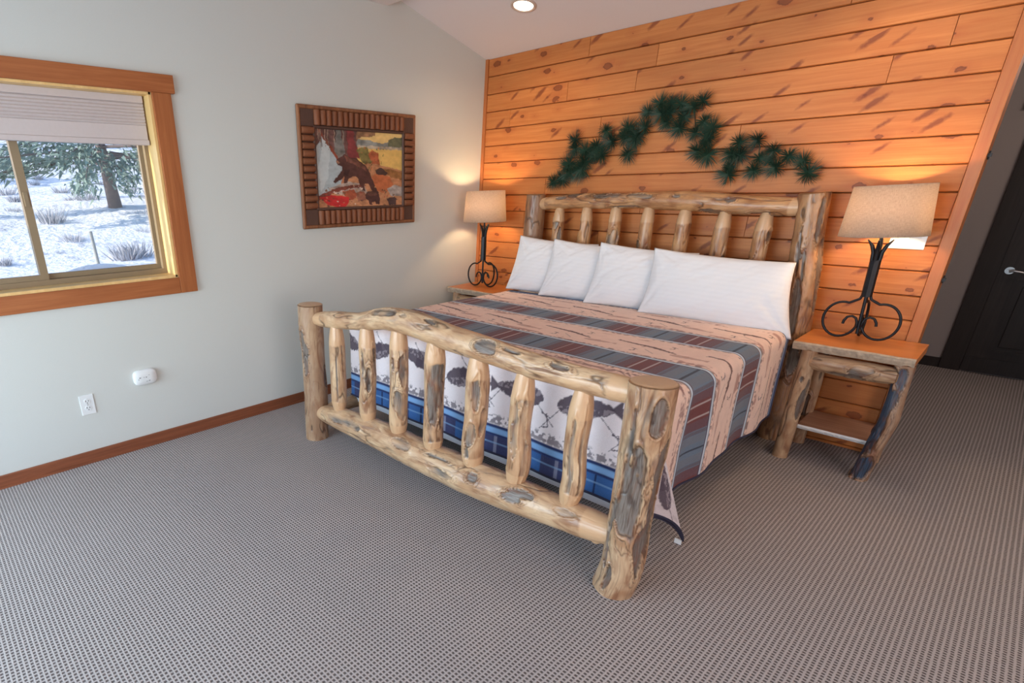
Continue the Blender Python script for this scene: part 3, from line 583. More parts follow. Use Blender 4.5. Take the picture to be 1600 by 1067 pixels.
# ---- print, painted in cloth coordinates (a across, b along)
cl = lambda c: np.array(lin(c))
img = np.ones(AA.shape + (3,)) * cl((238, 206, 190))
nz1 = fbm(np.stack([AA * 30, BB * 30, 0 * AA], -1), 2); nz2 = fbm(np.stack([AA * 9, BB * 40, 0 * AA + 3], -1), 3); nz3 = fbm(np.stack([AA * 75, BB * 75, 0 * AA + 8], -1), 2)
img *= (1 + 0.06 * nz1)[..., None]
def paint(mask, c):
    mask = np.clip(mask, 0, 1)[..., None]; img[:] = img * (1 - mask) + mask * np.array(lin(c) if max(c) > 1 else c)
def band(b0, b1, soft=0.003): return sstep(b0 - soft, b0 + soft, BB) * (1 - sstep(b1 - soft, b1 + soft, BB))
def blob(mask_f, c, s=1): paint(sstep(0.0, 0.12, mask_f) * s, c)
CREAM2 = (240, 228, 230); VIO = (84, 72, 84); BRN = (100, 62, 56)
BE = BF - RC
paint(sstep(1.95, 2.12, BB), CREAM2)                       # lighter border field, with the foot's cool light mixed into its colour
rq = random.Random(5)
def seg(x0, y0, x1, y1, w0, w1, c, s=1, jag=0.5):
    d = np.array([x1 - x0, y1 - y0]); L = math.hypot(*d); d = d / L; u = (AA - x0) * d[0] + (BB - y0) * d[1]; v_ = -(AA - x0) * d[1] + (BB - y0) * d[0]
    t_ = np.clip(u / L, 0, 1); w = w0 + (w1 - w0) * t_; dd = np.hypot(u - t_ * L, v_); blob(1 - dd / w + jag * nz3, c, s)
def trout(x, y, L, W_, ang, c, s=1.0):
    ca, sa = math.cos(ang), math.sin(ang); u = ((AA - x) * ca + (BB - y) * sa) / L; v_ = (-(AA - x) * sa + (BB - y) * ca) / W_
    prof_ = np.where(np.abs(u) < 0.5, np.sqrt(np.clip(1 - (2 * u) ** 2, 0, 1)) * (0.62 - 0.3 * u), 0)
    f = np.where(np.abs(u) < 0.5, prof_ - np.abs(v_), -1); up_ = v_ < 0.0
    blob(f * 1.3 + 0.15 * nz3 * (f > 0), c, s)
    tl = (u > 0.42) & (u < 0.62); blob(np.where(tl, (u - 0.40) * 2.6 - np.abs(v_), -1), c, s)
    blob(np.where((np.abs(u + 0.02) < 0.09) & up_, 0.75 - np.abs(v_) - np.abs(u) * 2, -1), c, s)
    # pale flank speckle
    paint(((f > 0.05) & (v_ > 0.02) & (nz3 > 0.1)) * 0.45 * s, (190, 176, 182))
def hook(x, y, c, k=1.0):
    seg(x, y, x + 0.012 * k, y + 0.05 * k, .003, .003, c, .9, .2); seg(x + .012 * k, y + .05 * k, x - .012 * k, y + .058 * k, .003, .004, c, .9, .2); seg(x - .02 * k, y, x + .022 * k, y + .012 * k, .004, .002, c, .9, .2)
# fields of trout, branches and flies between the plaid bands
for b0 in (0.50, 1.13):
    yc = b0 + 0.185
    for k in range(-4, 5):
        x = k * 0.46 + (0.13 if b0 > 1 else -0.07)
        seg(x - 0.16, yc - 0.045, x + 0.05, yc - 0.015, .006, .014, BRN, .9); seg(x + 0.05, yc - 0.015, x + 0.17, yc + 0.03, .014, .004, BRN, .9)
        for q_ in range(7): xx = x - 0.15 + q_ * 0.05; seg(xx, yc - 0.04 + q_ * 0.008, xx + rq.uniform(-.02, .03), yc - 0.04 + q_ * 0.008 + rq.uniform(-.025, .03), .005, .003, BRN, .85)
        trout(x + 0.23, yc + 0.055, 0.16, 0.035, rq.uniform(-0.2, 0.2), (186, 140, 126), .7)
        hook(x - 0.02, yc + 0.06, VIO, .8); hook(x + 0.12, yc - 0.09, BRN, .7); seg(x + 0.02, yc + 0.04, x + 0.09, yc + 0.10, .002, .002, VIO, .8, .1)
    for (c0_, c1_, c_) in ((b0 + 0.02, b0 + 0.065, (170, 118, 106)), (b0 + 0.30, b0 + 0.345, (170, 118, 106))):
        paint(band(c0_, c1_, .01) * sstep(0.08, 0.22, nz2 + 0.3 * nz3) * .75, c_)
# reed fringe on the border beside plaid and big trout on the hanging foot and corners
BP0 = BE + 0.365
for k in range(-5, 6):
    x = k * 0.34 + 0.03
    trout(x, BE + 0.15 + rq.uniform(-.02, .02), 0.27, 0.085, rq.uniform(-.35, .35) + (3.14 if k % 2 else 0), VIO, .95)
    hook(x + 0.16, BE + 0.22, VIO, 1.2); seg(x - 0.05, BE + 0.05, x + 0.2, BE + 0.27, .0025, .0025, VIO, .8, .1); seg(x + 0.24, BE + 0.16, x + 0.13, BE + 0.30, .0025, .0025, VIO, .7, .1)
    for q_ in range(5): xx = x + rq.uniform(-.15, .15); seg(xx, 1.80, xx + rq.uniform(.02, .09), 1.80 + rq.uniform(.01, .05), .006, .003, (120, 84, 84), .8)
paint(band(BP0 - 0.055, BP0, .012) * sstep(-0.05, 0.15, nz3 + (BB - BP0 + .028) * 12) * .75, VIO)
paint(band(1.80, 1.86, .01) * sstep(0.1, 0.25, nz2 + .3 * nz3) * .75, (150, 110, 106))
# plaid bands
def plaid(b0, b1, slate, maroon, foot=False):
    paint(band(b0, b1), slate); paint(band(b0, b1) * 0.35 * sstep(-.3, .4, fbm(np.stack([AA * 4, BB * 160, 0 * AA], -1), 2)), (110, 122, 132))
    u = ((AA + A0 + 0.06) / 0.40) % 1.0; near = lambda c, w: (np.abs(u - c) < w / 0.40).astype(float)
    paint(band(b0, b1) * near(0.5, 0.098), maroon); paint(band(b0 + .004, b1 - .004) * (near(0.5, 0.098) - near(0.5, 0.05)) * .35, (94, 96, 112))
    for c in (0.42, 0.58): paint(band(b0, b1) * near(c, 0.004) * .8, (190, 178, 176))
    for c in (0.0, 1.0): paint(band(b0, b1) * near(c, 0.006) * .9, (42, 48, 64))
    for c in (0.22, 0.78): paint(band(b0, b1) * near(c, 0.009) * .55, (96, 68, 74))
    for c in (0.13, 0.87): paint(band(b0, b1) * near(c, 0.02) * .3, (126, 116, 112))
    e = 0.028
    for q0, q1, c in ((b0 - e, b0 - .012, (196, 212, 226)), (b0 - .034, b0 - e, (40, 46, 74)), (b0 - .010, b0, (52, 62, 92)), (b1, b1 + .010, (52, 62, 92)), (b1 + .012, b1 + e, (196, 212, 226)), (b1 + e, b1 + .034, (40, 46, 74))):
        if not foot or q1 < b1 + .001: paint(band(q0, q1, .002), c)
    paint((band(b0 - .055, b0 - .036, .005) + (0 if foot else 1) * band(b1 + .036, b1 + .055, .005)) * sstep(-.1, .2, nz3) * .8, (96, 74, 82))
plaid(0.895, 1.095, (104, 122, 142), (112, 58, 58)); plaid(1.52, 1.725, (104, 122, 142), (112, 58, 58))
for q0, q1, c in ((B0, .425, (48, 66, 112)), (.425, .439, (150, 176, 210)), (.439, .449, (44, 50, 84))): paint(band(q0, q1, .003), c)
paint(band(.449, .475, .006) * sstep(-.1, .2, nz3) * .8, (96, 74, 82))
bl0 = BP0 + 0.012
paint(band(bl0 - 0.010, bl0 + .30), (40, 52, 96)); paint(band(bl0 + .006, bl0 + .036), (128, 168, 214)); paint(band(bl0 + .05, bl0 + .30), (56, 96, 152))  # bluer than the upper bands: cool light at the foot put into the colour
u = ((AA + A0) / 0.36) % 1.0
paint(band(bl0 + .05, bl0 + .30) * (np.abs(u - .5) < .24) * .85, (60, 54, 84)); paint(band(bl0 + .05, bl0 + .30) * (np.abs(u - .5) < .02) * .6, (150, 150, 170))
paint(band(bl0 + .05, bl0 + .30) * (np.abs(u) < .03) * .9, (30, 40, 76)); paint(band(bl0 + .085, bl0 + .092) * .6, (140, 176, 214))
crn = (sx > 0.07) & (ty > 0.07); paint(crn * 1.0, (214, 204, 206)); paint(crn * sstep(0.1, 0.3, nz2) * .25, (150, 130, 134))
for sd in (-1, 1):
    trout(sd * (A0 - RC + 0.235), BF - RC + 0.36, 0.27, 0.085, sd * 0.0 + (math.radians(60) if sd > 0 else math.radians(120)) + math.pi, VIO, .95)
    seg(sd * (A0 - RC + 0.12), BF - RC + 0.10, sd * (A0 - RC + 0.30), BF - RC + 0.17, .0025, .0025, VIO, .8, .1); seg(sd * (A0 - RC + 0.10), BF - RC + 0.2, sd * (A0 - RC + 0.36), BF - RC + 0.52, .003, .003, VIO, .8, .1)
V = np.stack([px, py, pz], -1).reshape(-1, 3); i = np.arange(na_ * nb_).reshape(na_, nb_)
Fq = np.stack([i[:-1, :-1], i[1:, :-1], i[1:, 1:], i[:-1, 1:]], -1).reshape(-1, 4)[:, ::-1]
quilt = from_arrays('quilt', V, Fq, M['quilt'], None, True, {'Col': ('FLOAT_COLOR', np.concatenate([img, np.ones(AA.shape + (1,))], -1).reshape(-1, 4))})
props(quilt, 'fish printed quilt with blue and maroon plaid stripes spread over the log bed', 'quilt')
VV = V.reshape(na_, nb_, 3); loop = [tuple(VV[0, k]) for k in range(0, nb_, 6)] + [tuple(VV[k, -1]) for k in range(0, na_, 6)] + [tuple(VV[-1, k]) for k in range(nb_ - 1, 0, -6)]
MB().tube(loop, 0.0065, 6).build('binding', M['hem'], quilt)
tip = VV[-1, -1]
box('care_tag', (tip[0] - 0.032, tip[0] - 0.002, tip[1] - 0.014, tip[1] - 0.010, tip[2] - 0.022, tip[2] + 0.006), M['white'], quilt)

def pillow(w, h, t_, seed, skew=(0, 0), name='pillow'):
    nu, nv = 84, 48; u = np.linspace(-1, 1, nu); v_ = np.linspace(-1, 1, nv); U, Vv = np.meshgrid(u, v_, indexing='ij'); out = []
    for sgn in (1, -1):
        th = t_ / 2 * ((1 - np.abs(U) ** 3.0) ** 0.62) * ((1 - np.abs(Vv) ** 2.6) ** 0.62) * (1 - 0.12 * Vv)
        x = w / 2 * U * (1 - 0.055 * (1 - Vv ** 2) * np.abs(U)); z = h / 2 * Vv * (1 - 0.07 * (1 - U ** 2) * np.abs(Vv))
        if sgn > 0:
            wr = 0
            for cx, cz in ((-1, 1), (-1, -1), (1, 1), (1, -1)):
                dx_, dz_ = (U - cx) * w / 2, (Vv - cz) * h / 2; ang = np.arctan2(dz_, dx_); rr_ = np.hypot(dx_, dz_)
                wr = wr + 0.016 * fbm(np.stack([ang * 7 + seed, rr_ * 2.0, np.full_like(U, seed + cx + 2 * cz)], -1), 2) * np.exp(-(rr_ / 0.18) ** 2) * np.clip(rr_ / 0.05, 0, 1)
            wr = wr + 0.009 * fbm(np.stack([(U * w + Vv * h) * 4 + seed, (U * w - Vv * h * 1.6) * 9, 0 * U + seed], -1), 3) * np.clip((1 - np.abs(U)) * 6, 0, 1)
            th = th + wr * np.clip(th / (0.2 * t_), 0, 1)
        x = x - Vv * (skew[0] * (1 - U) + skew[1] * (1 + U)) / 2
        out.append(np.stack([x, -sgn * th, z + h / 2], -1).reshape(-1, 3))
    i = np.arange(nu * nv).reshape(nu, nv); Fq = np.stack([i[:-1, :-1], i[1:, :-1], i[1:, 1:], i[:-1, 1:]], -1).reshape(-1, 4)
    o = from_arrays(name, np.vstack(out), np.vstack([Fq, Fq[:, ::-1] + nu * nv]), M['cotton'])
    bm = bmesh.new(); bm.from_mesh(o.data); bmesh.ops.remove_doubles(bm, verts=bm.verts, dist=0.0004); bm.to_mesh(o.data); bm.free()
    return o
lab = ['white pillow nearest the left lamp, rearmost of the overlapping row', 'second white pillow from the left lamp, tucked behind the third', 'third white pillow from the left lamp, partly behind the largest visible one', 'fully visible white pillow nearest the right lamp, frontmost in the row']
for k, (xl, yl, zz) in enumerate([(0.675, -0.40, 0.765), (1.005, -0.425, 0.757), (1.40, -0.45, 0.755), (1.80, -0.475, 0.752)]):
    w = 0.655 if k < 3 else 0.82; yaw = math.radians(11 if k < 3 else 6)
    o = pillow(w, 0.44 if k < 3 else 0.43, 0.15, 3 + k * 5, (0.0, 0.02) if k < 3 else (0.012, 0.055)); cx = xl + math.cos(yaw) * w / 2; cy = yl + math.sin(yaw) * w / 2
    o.rotation_euler = (math.radians(-20), math.radians(4.0 if k < 3 else 3.0), yaw); o.location = (cx + 0.015, cy - 0.045, zz - 0.016)
    o.rotation_mode = 'XYZ'; props(o, lab[k], 'pillow', 'white pillows along the headboard')

# ------------------------------------------------------------------ nightstands
def slab(name, x0, x1, y0, y1, z0, z1, mat, parent, seed, live=True, edge_mat=None):
    n = 40; g = MB(); V = []; rr = np.random.RandomState(seed); w = np.linspace(0, 1, n)
    fe = 0.012 * fbm(np.stack([w * 9 + seed, 0 * w, 0 * w], -1), 3)
    for i in range(n):
        x = x0 + (x1 - x0) * w[i]; e = fe[i] if live else 0
        V += [(x, y1, z1), (x, y0 + 0.006 + e, z1), (x, y0 + e - 0.002, z1 - 0.008), (x, y0 + e + 0.5 * fe[(i * 7) % n], (z0 + z1) / 2), (x, y0 + e + 0.012, z0), (x, y1, z0)]
    F = [(i * 6 + k, i * 6 + (k + 1) % 6, (i + 1) * 6 + (k + 1) % 6, (i + 1) * 6 + k) for i in range(n - 1) for k in range(6)]
    g.add(V, F); g.f += [tuple(range(6)), tuple(range(6 * n - 1, 6 * n - 7, -1))]; g.m += [0, 0]; g.sm += [False, False]
    for q_ in range(len(F)):
        if q_ % 6 in (1, 2, 3): g.m[q_] = 1
    return g.build(name, [mat, edge_mat or mat], parent)
M['live'] = plain('live_edge_bark', (172, 150, 128), 0.75, var=0.5, scale=45, bump=0.6)
M['shelfw'] = wood('shelf_wood', (206, 158, 126), (176, 128, 100), 0, 0.4, 40)
M['legdark'] = log_material('dark_streaked_aspen', (184, 152, 124), (150, 108, 80), (44, 66, 88), (104, 66, 48), 0.08)
ns = empty('nightstand', (2.955, -0.235, 0)); props(ns, 'rustic log nightstand right of the bed with open shelf and dark streaked leg', 'nightstand')
slab('top', -0.255, 0.258, -0.212, 0.205, 0.668, 0.714, M['top'], ns, 3, True, M['live'])
log('leg', [(-0.18, -0.165, 0, 0.042), (-0.178, -0.165, 0.2, 0.041), (-0.176, -0.165, 0.45, 0.038), (-0.178, -0.165, 0.672, 0.037)], g0, ns, 81, npatch=3, tone=0.25, patches=[(-.8, .36, .018, .10), (.1, .5, .01, .02)], origin=(2.955, -.235, 0))
log('leg', [(0.195, -0.165, 0, 0.046), (0.203, -0.165, 0.14, 0.043), (0.232, -0.165, 0.36, 0.046), (0.226, -0.165, 0.52, 0.042), (0.222, -0.165, 0.672, 0.040)], M['legdark'], ns, 82, patches=[(0.2, .08, .06, .08), (0.5, .30, .036, .17), (1.3, .3, .04, .3), (-.1, .60, .02, .06), (.2, .48, .02, .06)], tone=0.1, origin=(2.955, -.235, 0))
log('leg', [(-0.165, 0.15, 0, 0.034), (-0.165, 0.15, 0.672, 0.032)], g0, ns, 83, npatch=2, tone=0.3)
log('leg', [(0.20, 0.15, 0, 0.034), (0.205, 0.15, 0.672, 0.032)], g0, ns, 84, npatch=2, tone=0.3)
log('apron', [(-0.18, -0.165, .61, .036), (-0.13, -0.165, .605, .048), (0.0, -0.17, .60, .050), (0.13, -0.165, .60, .048), (0.21, -0.165, .602, .040)], g0, ns, 85, cone0=0.03, npatch=5, tone=0.3)
for s_ in (-1, 1): log('side_apron', [(-0.172 if s_ < 0 else 0.212, -0.165, .60, .035), (-0.167 if s_ < 0 else 0.204, 0.15, .60, .035)], g0, ns, 87 + s_, npatch=2, tone=0.3, na=28)
slab('shelf', -0.145, 0.185, -0.145, 0.19, 0.188, 0.214, M['shelfw'], ns, 9, False, M['white'])
for s_ in (-1, 1): log('shelf_rail', [(-0.176 if s_ < 0 else 0.205, -0.165, .168, .019), (-0.167 if s_ < 0 else 0.20, 0.15, .168, .019)], g0, ns, 92 + s_, npatch=0, na=20)
ns2 = copy_tree(ns); ns2.location = (0.305, -0.235, 0.012 * 0); ns2['label'] = 'rustic log nightstand in the corner left of the bed, mostly hidden'
for o in (ns, ns2): o['group'] = 'log nightstands beside the bed'

# ------------------------------------------------------------------ lamps
def lamp_build():
    e = empty('table_lamp', (0, 0, 0))
    g = MB().tube([(0, 0, 0.235), (0, 0, 0.43)], 0.024, 8, smooth=False); g.build('collar', M['iron'], e)
    g = MB().tube([(0, 0, 0.03), (0, 0, 0.62)], 0.0075, 10); g.build('stem', M['iron'], e)
    for k in range(4):
        a = math.pi / 2 * k; c, s_ = math.cos(a), math.sin(a)
        pts = [(0.014, .40), (0.017, .47), (0.030, .505), (0.052, .535)]
        MB().tube([(c * r, s_ * r, z) for r, z in pts], [.009, .011, .009, .003], 6).build('leaf_tip', M['iron'], e)
    for a in (0, math.pi, math.pi / 2):
        c, s_ = math.cos(a), math.sin(a); pts = [(0.016, .25), (0.024, .225), (0.055, .207)]
        cx, cz, R = 0.086, 0.107, 0.097
        for q_ in np.linspace(105, -160, 26): pts.append((cx + R * math.cos(math.radians(q_)) * 0.82, cz + R * math.sin(math.radians(q_))))
        pts = pts[:3] + [p for p in pts[3:]]
        # run back up beside the stem, then curl into the small inner scroll
        pts += [(0.012, .075), (0.012, .095), (0.020, .118), (0.038, .129), (0.058, .122), (0.070, .100), (0.072, .082)]
        z0 = min(p[1] for p in pts); pts = [(r, z - z0 + 0.0065) for r, z in pts]
        MB().tube([(c * r, s_ * r, z) for r, z in pts], 0.0066, 8).build('scroll_foot', M['iron'], e)
    MB().lathe([(0.014, 0.60), (0.017, 0.605), (0.017, 0.655), (0.012, 0.66), (0.0, 0.66)], 16).build('socket', M['white'], e)
    MB().lathe([(0.0, 0.665), (0.014, 0.668), (0.028, 0.70), (0.024, 0.725), (0.0, 0.738)], 16).build('bulb', M['bulb'], e)
    # shade: thin double-walled drum, slightly flared
    r0, r1, z0, z1, n = 0.184, 0.163, 0.555, 0.805, 64
    me = bpy.data.meshes.new('shade'); bm = bmesh.new(); uvl = bm.loops.layers.uv.new('UVMap')
    def ring(r, z): return [bm.verts.new((r * math.cos(2 * math.pi * k / n), r * math.sin(2 * math.pi * k / n), z)) for k in range(n)]
    rings = [ring(r0, z0), ring(r1, z1), ring(r1 - .002, z1), ring(r0 - .002, z0)]
    for q_ in range(4):
        A_, B_ = rings[q_], rings[(q_ + 1) % 4]
        for k in range(n):
            f = bm.faces.new((A_[k], A_[(k + 1) % n], B_[(k + 1) % n], B_[k])); f.smooth = q_ in (0, 2)
            for lp, (uu, vv) in zip(f.loops, ((k, 0), (k + 1, 0), (k + 1, 1), (k, 1))): lp[uvl].uv = (uu / n * 2, vv if q_ == 0 else 1 - vv)
    bm.to_mesh(me); bm.free(); me.materials.append(M['linen'])
    sh = link(bpy.data.objects.new('shade', me), e)
    g = MB()
    for z, r in ((z0 + .003, r0 - .003), (z1 - .003, r1 - .003)): g.tube([(r * math.cos(q_ * .1963), r * math.sin(q_ * .1963), z) for q_ in range(33)], 0.0025, 5, cap=False)
    for a in (0, 2.094, 4.189): g.tube([(0.008 * math.cos(a), 0.008 * math.sin(a), .775), (r1 * .985 * math.cos(a), r1 * .985 * math.sin(a), z1 - .004)], 0.002, 5)
    g.tube([(0, 0, .735), (0, 0, .80)], 0.003, 6); g.build('shade_wire', M['iron'], sh)
    return e
LAMPC = (1.0, 0.60, 0.28)
lampR = lamp_build(); lampL = copy_tree(lampR)
lampR.location = (2.925, -0.195, 0.716); lampR.rotation_euler = (0, math.radians(-2.6), 0)
lampL.location = (0.285, -0.245, 0.716); lampL.rotation_euler = (0, math.radians(-1.2), 0)
lampR.location.z += 0.006; lampL.location.z += 0.003
props(lampR, 'scrolled wrought iron lamp with linen shade on the right nightstand', 'lamp', 'wrought iron bedside lamps')
props(lampL, 'scrolled wrought iron lamp with linen shade on the left corner nightstand', 'lamp', 'wrought iron bedside lamps')

# ------------------------------------------------------------------ garland above the headboard
def ray_at_y(u, v, y):
    d = [RT[k] * (u - 590.903) / 843.1426 - UP[k] * (v - 636.221) / 843.1426 + FW[k] for k in range(3)]; t_ = (y - CAM[1]) / d[1]
    return Vector((CAM[0] + t_ * d[0], y, CAM[2] + t_ * d[2]))
GP = [(200, 475, 35), (245, 460, 40), (280, 430, 40), (275, 390, 45), (335, 415, 50), (350, 380, 40), (305, 270, 35), (305, 315, 35), (355, 325, 40), (410, 310, 45), (430, 345, 45), (395, 340, 40), (455, 230, 35), (480, 280, 40), (560, 220, 45), (545, 260, 40), (600, 255, 50), (640, 215, 40), (590, 285, 35), (560, 340, 40), (655, 140, 35), (715, 95, 40), (720, 150, 45), (760, 140, 40), (770, 95, 35), (815, 100, 40), (830, 160, 40), (870, 115, 40), (920, 85, 40), (745, 190, 35), (805, 215, 45), (925, 185, 40), (880, 240, 35), (965, 215, 45), (945, 260, 45), (930, 290, 30), (890, 330, 40), (940, 345, 50), (1095, 285, 40), (1055, 340, 40), (1095, 345, 45), (1045, 400, 30), (1040, 440, 45), (1180, 275, 40), (1190, 360, 35), (1160, 420, 40), (1260, 325, 40), (1240, 370, 30), (1265, 405, 45), (1330, 350, 40), (1400, 375, 40), (1425, 430, 50)]
gar = empty('pine_garland', (0, 0, 0)); props(gar, 'dark green artificial pine garland arched on the planks above the headboard', 'garland')
def tuft(seed):
    rr = random.Random(seed); g = MB()
    for k in range(150):
        a = rr.uniform(0, 6.283); el = rr.uniform(-0.05, 1.0); d = Vector((math.cos(a) * math.cos(el), -math.sin(el) * 0.8 - 0.05, math.sin(a) * math.cos(el) - 0.12)).normalized(); l = rr.uniform(0.75, 1.08)
        w1 = d.cross(Vector((0.3, 1, 0.2))).normalized() * 0.020; w2 = d.cross(w1).normalized() * 0.020; b = d * rr.uniform(0.0, 0.12)
        bend = Vector((0, 0.0, -0.12)); mid = b + d * l * 0.6; tipp = b + d * l + bend
        V = [b + w1, b - w1 * .5 + w2, b - w1 * .5 - w2, mid + w1 * .7, mid + (-w1 * .5 + w2) * .7, mid + (-w1 * .5 - w2) * .7, tipp]
        g.add(V, [(0, 1, 4, 3), (1, 2, 5, 4), (2, 0, 3, 5), (3, 4, 6), (4, 5, 6), (5, 3, 6)])
    o = g.build('needle_tuft', M['needle'], gar, False); return o
tf = [tuft(200 + k) for k in range(5)]; pos = []
for k, (cx, cy, r) in enumerate(GP):
    p = ray_at_y(800 + cx * 0.325, 130 + cy * 0.325, -0.03); pos.append(p)
    o = tf[k] if k < 5 else tf[k % 5].copy()
    if k >= 5: COL.objects.link(o)
    o.location = p; s_ = r * 0.325 * 1.42 / 843.1426 * (p - Vector(CAM)).dot(Vector(FW)); o.scale = (s_, s_ * 0.8, s_); o.rotation_euler.y = rng.uniform(-3, 3)
g = MB(); run = [0, 1, 2, 4, 5, 8, 11, 10, 13, 15, 16, 17, 20, 22, 23, 27, 32, 34, 37]
pr_ = [pos[k] + Vector((0, 0.018, 0)) for k in run]; g.tube(pr_, 0.0035, 6)
g.tube([pos[37] + Vector((0, .018, 0)), (pos[37] + pos[39]) / 2 + Vector((0, .015, .02)), pos[39] + Vector((0, .018, 0))] + [pos[k] + Vector((0, .018, 0)) for k in (40, 44, 47, 48, 49, 50, 51)], 0.0035, 6)
near_ = set(run) | {39, 40, 44, 47, 48, 49, 50, 51}
for k in range(len(pos)):
    if k not in near_:
        j = min(near_, key=lambda q_: (pos[q_] - pos[k]).length); g.tube([pos[k] + Vector((0, .01, 0)), pos[j] + Vector((0, .018, 0))], 0.0022, 5)
g.build('branch', M['branch'], gar)

# ------------------------------------------------------------------ picture on the left wall
PY0, PY1, PZ0, PZ1 = -1.940, -0.858, 1.296, 2.076
pic = empty('framed_picture', (0, (PY0 + PY1) / 2, (PZ0 + PZ1) / 2)); props(pic, 'picture of bears in a lakeside camp, framed in rows of bark twigs', 'picture')
PW, PH = PY1 - PY0, PZ1 - PZ0
MB().box(0.002, 0.018, -PW / 2 + .004, PW / 2 - .004, -PH / 2 + .004, PH / 2 - .004).build('backing', M['darkframe'], pic)
BW = 0.125
for nm, a, b in (('edge_rail', (0.02, -PW / 2 + .008, -PH / 2), (0.02, -PW / 2 + .008, PH / 2)), ('edge_rail', (0.02, PW / 2 - .008, -PH / 2), (0.02, PW / 2 - .008, PH / 2)), ('edge_rail', (0.02, -PW / 2, PH / 2 - .008), (0.02, PW / 2, PH / 2 - .008)), ('edge_rail', (0.02, -PW / 2, -PH / 2 + .008), (0.02, PW / 2, -PH / 2 + .008))):
    MB().tube([a, b], 0.014, 8).build(nm, M['railwood'], pic)
for sy in (-1, 1):
    for sz in (-1, 1): box('corner_block', (0.018, 0.030, min(sy * (PW / 2 - .02), sy * (PW / 2 - BW)), max(sy * (PW / 2 - .02), sy * (PW / 2 - BW)), min(sz * (PH / 2 - .02), sz * (PH / 2 - BW)), max(sz * (PH / 2 - .02), sz * (PH / 2 - BW))), M['darkframe'], pic, 0.003)
IW, IH = PW / 2 - BW, PH / 2 - BW
rt = random.Random(33)
tw0 = MB().tube([(0, 0, -0.5), (0, 0, -0.46), (0, 0, 0.46), (0, 0, 0.5)], [0.8, 1.0, 1.0, 0.8], 10).build('twig', M['twig'], pic); first = [True]
def twig(y, z, L, r, horizontal):
    if first[0]: o = tw0; first[0] = False
    else: o = tw0.copy(); COL.objects.link(o)
    o.location = (0.018 + r * 0.5, y, z); o.scale = (r, r, L * rt.uniform(.94, 1.02)); o.rotation_euler = (math.pi / 2 + rt.uniform(-.02, .02) if horizontal else rt.uniform(-.03, .03), 0, 0)
N = 17
for k in range(N):
    y = -IW + (k + .5) * 2 * IW / N; r = IW / N * rt.uniform(.86, 1.0); twig(y, PH / 2 - .02 - (BW - .02) / 2 + .004, BW - .03, r, False)
    r = IW / N * rt.uniform(.86, 1.0); twig(y, -PH / 2 + .02 + (BW - .02) / 2 - .004, BW - .03, r, False)
N = 11
for k in range(N):
    z = -IH + (k + .5) * 2 * IH / N; r = IH / N * rt.uniform(.86, 1.0); twig(-PW / 2 + .02 + (BW - .02) / 2 - .004, z, BW - .03, r, True)
    r = IH / N * rt.uniform(.86, 1.0); twig(PW / 2 - .02 - (BW - .02) / 2 + .004, z, BW - .03, r, True)
for a, b in (((.026, -IW, -IH), (.026, -IW, IH)), ((.026, IW, -IH), (.026, IW, IH)), ((.026, -IW, IH), (.026, IW, IH)), ((.026, -IW, -IH), (.026, IW, -IH))):
    MB().tube([a, b], 0.011, 8).build('inner_rail', M['darkframe'], pic)
nu, nv = 190, 136; uu, vv = np.meshgrid(np.linspace(0, 1, nu), np.linspace(0, 1, nv), indexing='ij'); cv = np.ones((nu, nv, 3)) * cl((176, 118, 84))
n_a = fbm(np.stack([uu * 14, vv * 14, 0 * uu], -1), 3); n_b = fbm(np.stack([uu * 40, vv * 40, 0 * uu + 4], -1), 2); n_c = fbm(np.stack([uu * 26, vv * 18, 0 * uu + 9], -1), 2)
UW, VW = uu + .012 * n_c, vv + .012 * n_b
def poly(pts, c, var=.26):
    ins = np.zeros(uu.shape, bool); j = len(pts) - 1
    for k in range(len(pts)):
        (x1, y1), (x2, y2) = pts[k], pts[j]
        with np.errstate(divide='ignore', invalid='ignore'): ins ^= ((y1 > VW) != (y2 > VW)) & (UW < (x2 - x1) * (VW - y1) / (y2 - y1 + 1e-12) + x1)
        j = k
    cv[ins] = (cl(c) * (1 + var * 2 * (n_a[ins] + .6 * n_b[ins])[:, None])).clip(0, 1)
poly([(.4, -1), (2, -1), (2, .16), (.4, .16)], (222, 190, 124), .08); poly([(.42, .10), (.6, .12), (.75, .15), (.85, .12), (1.2, .08), (1.2, .21), (.42, .21)], (128, 132, 128)); poly([(.82, .1), (.9, .06), (1.2, .05), (1.2, .2), (.82, .18)], (98, 100, 76))
poly([(.42, .2), (1.2, .2), (1.2, .55), (.42, .55)], (214, 178, 104), .08); poly([(.42, .19), (1.2, .19), (1.2, .23), (.42, .22)], (170, 158, 138))
poly([(.42, -1), (.72, -1), (.66, .06), (.5, .08), (.42, .14)], (150, 112, 82), .35)
poly([(-.1, -1), (.45, -1), (.45, .4), (.3, .5), (-.1, .5)], (104, 74, 70), .3); poly([(.22, -1), (.31, -1), (.31, .4), (.2, .4)], (112, 112, 108), .3); poly([(.33, -1), (.42, -1), (.42, .1), (.48, .36), (.34, .34)], (128, 56, 58), .2)
poly([(.44, .24), (.56, .2), (.62, .36), (.6, .46), (.5, .4)], (116, 106, 62), .35); poly([(.58, .3), (.63, .24), (.7, .28), (.72, .46), (.62, .42)], (170, 92, 60), .3)
poly([(.5, .42), (.66, .42), (1.2, .56), (1.2, 2), (-.1, 2), (-.1, .8), (.3, .66)], (182, 128, 92), .22)
poly([(.72, .48), (.9, .5), (1.2, .62), (1.2, .7), (.86, .6)], (150, 104, 62), .3)
poly([(.085, .10), (.28, .42), (.26, .72), (.1, .86), (-.1, .92), (-.1, .45)], (168, 180, 184), .10); poly([(.085, .1), (.16, .24), (.12, .6), (.04, .8), (.02, .5)], (190, 200, 202), .06)
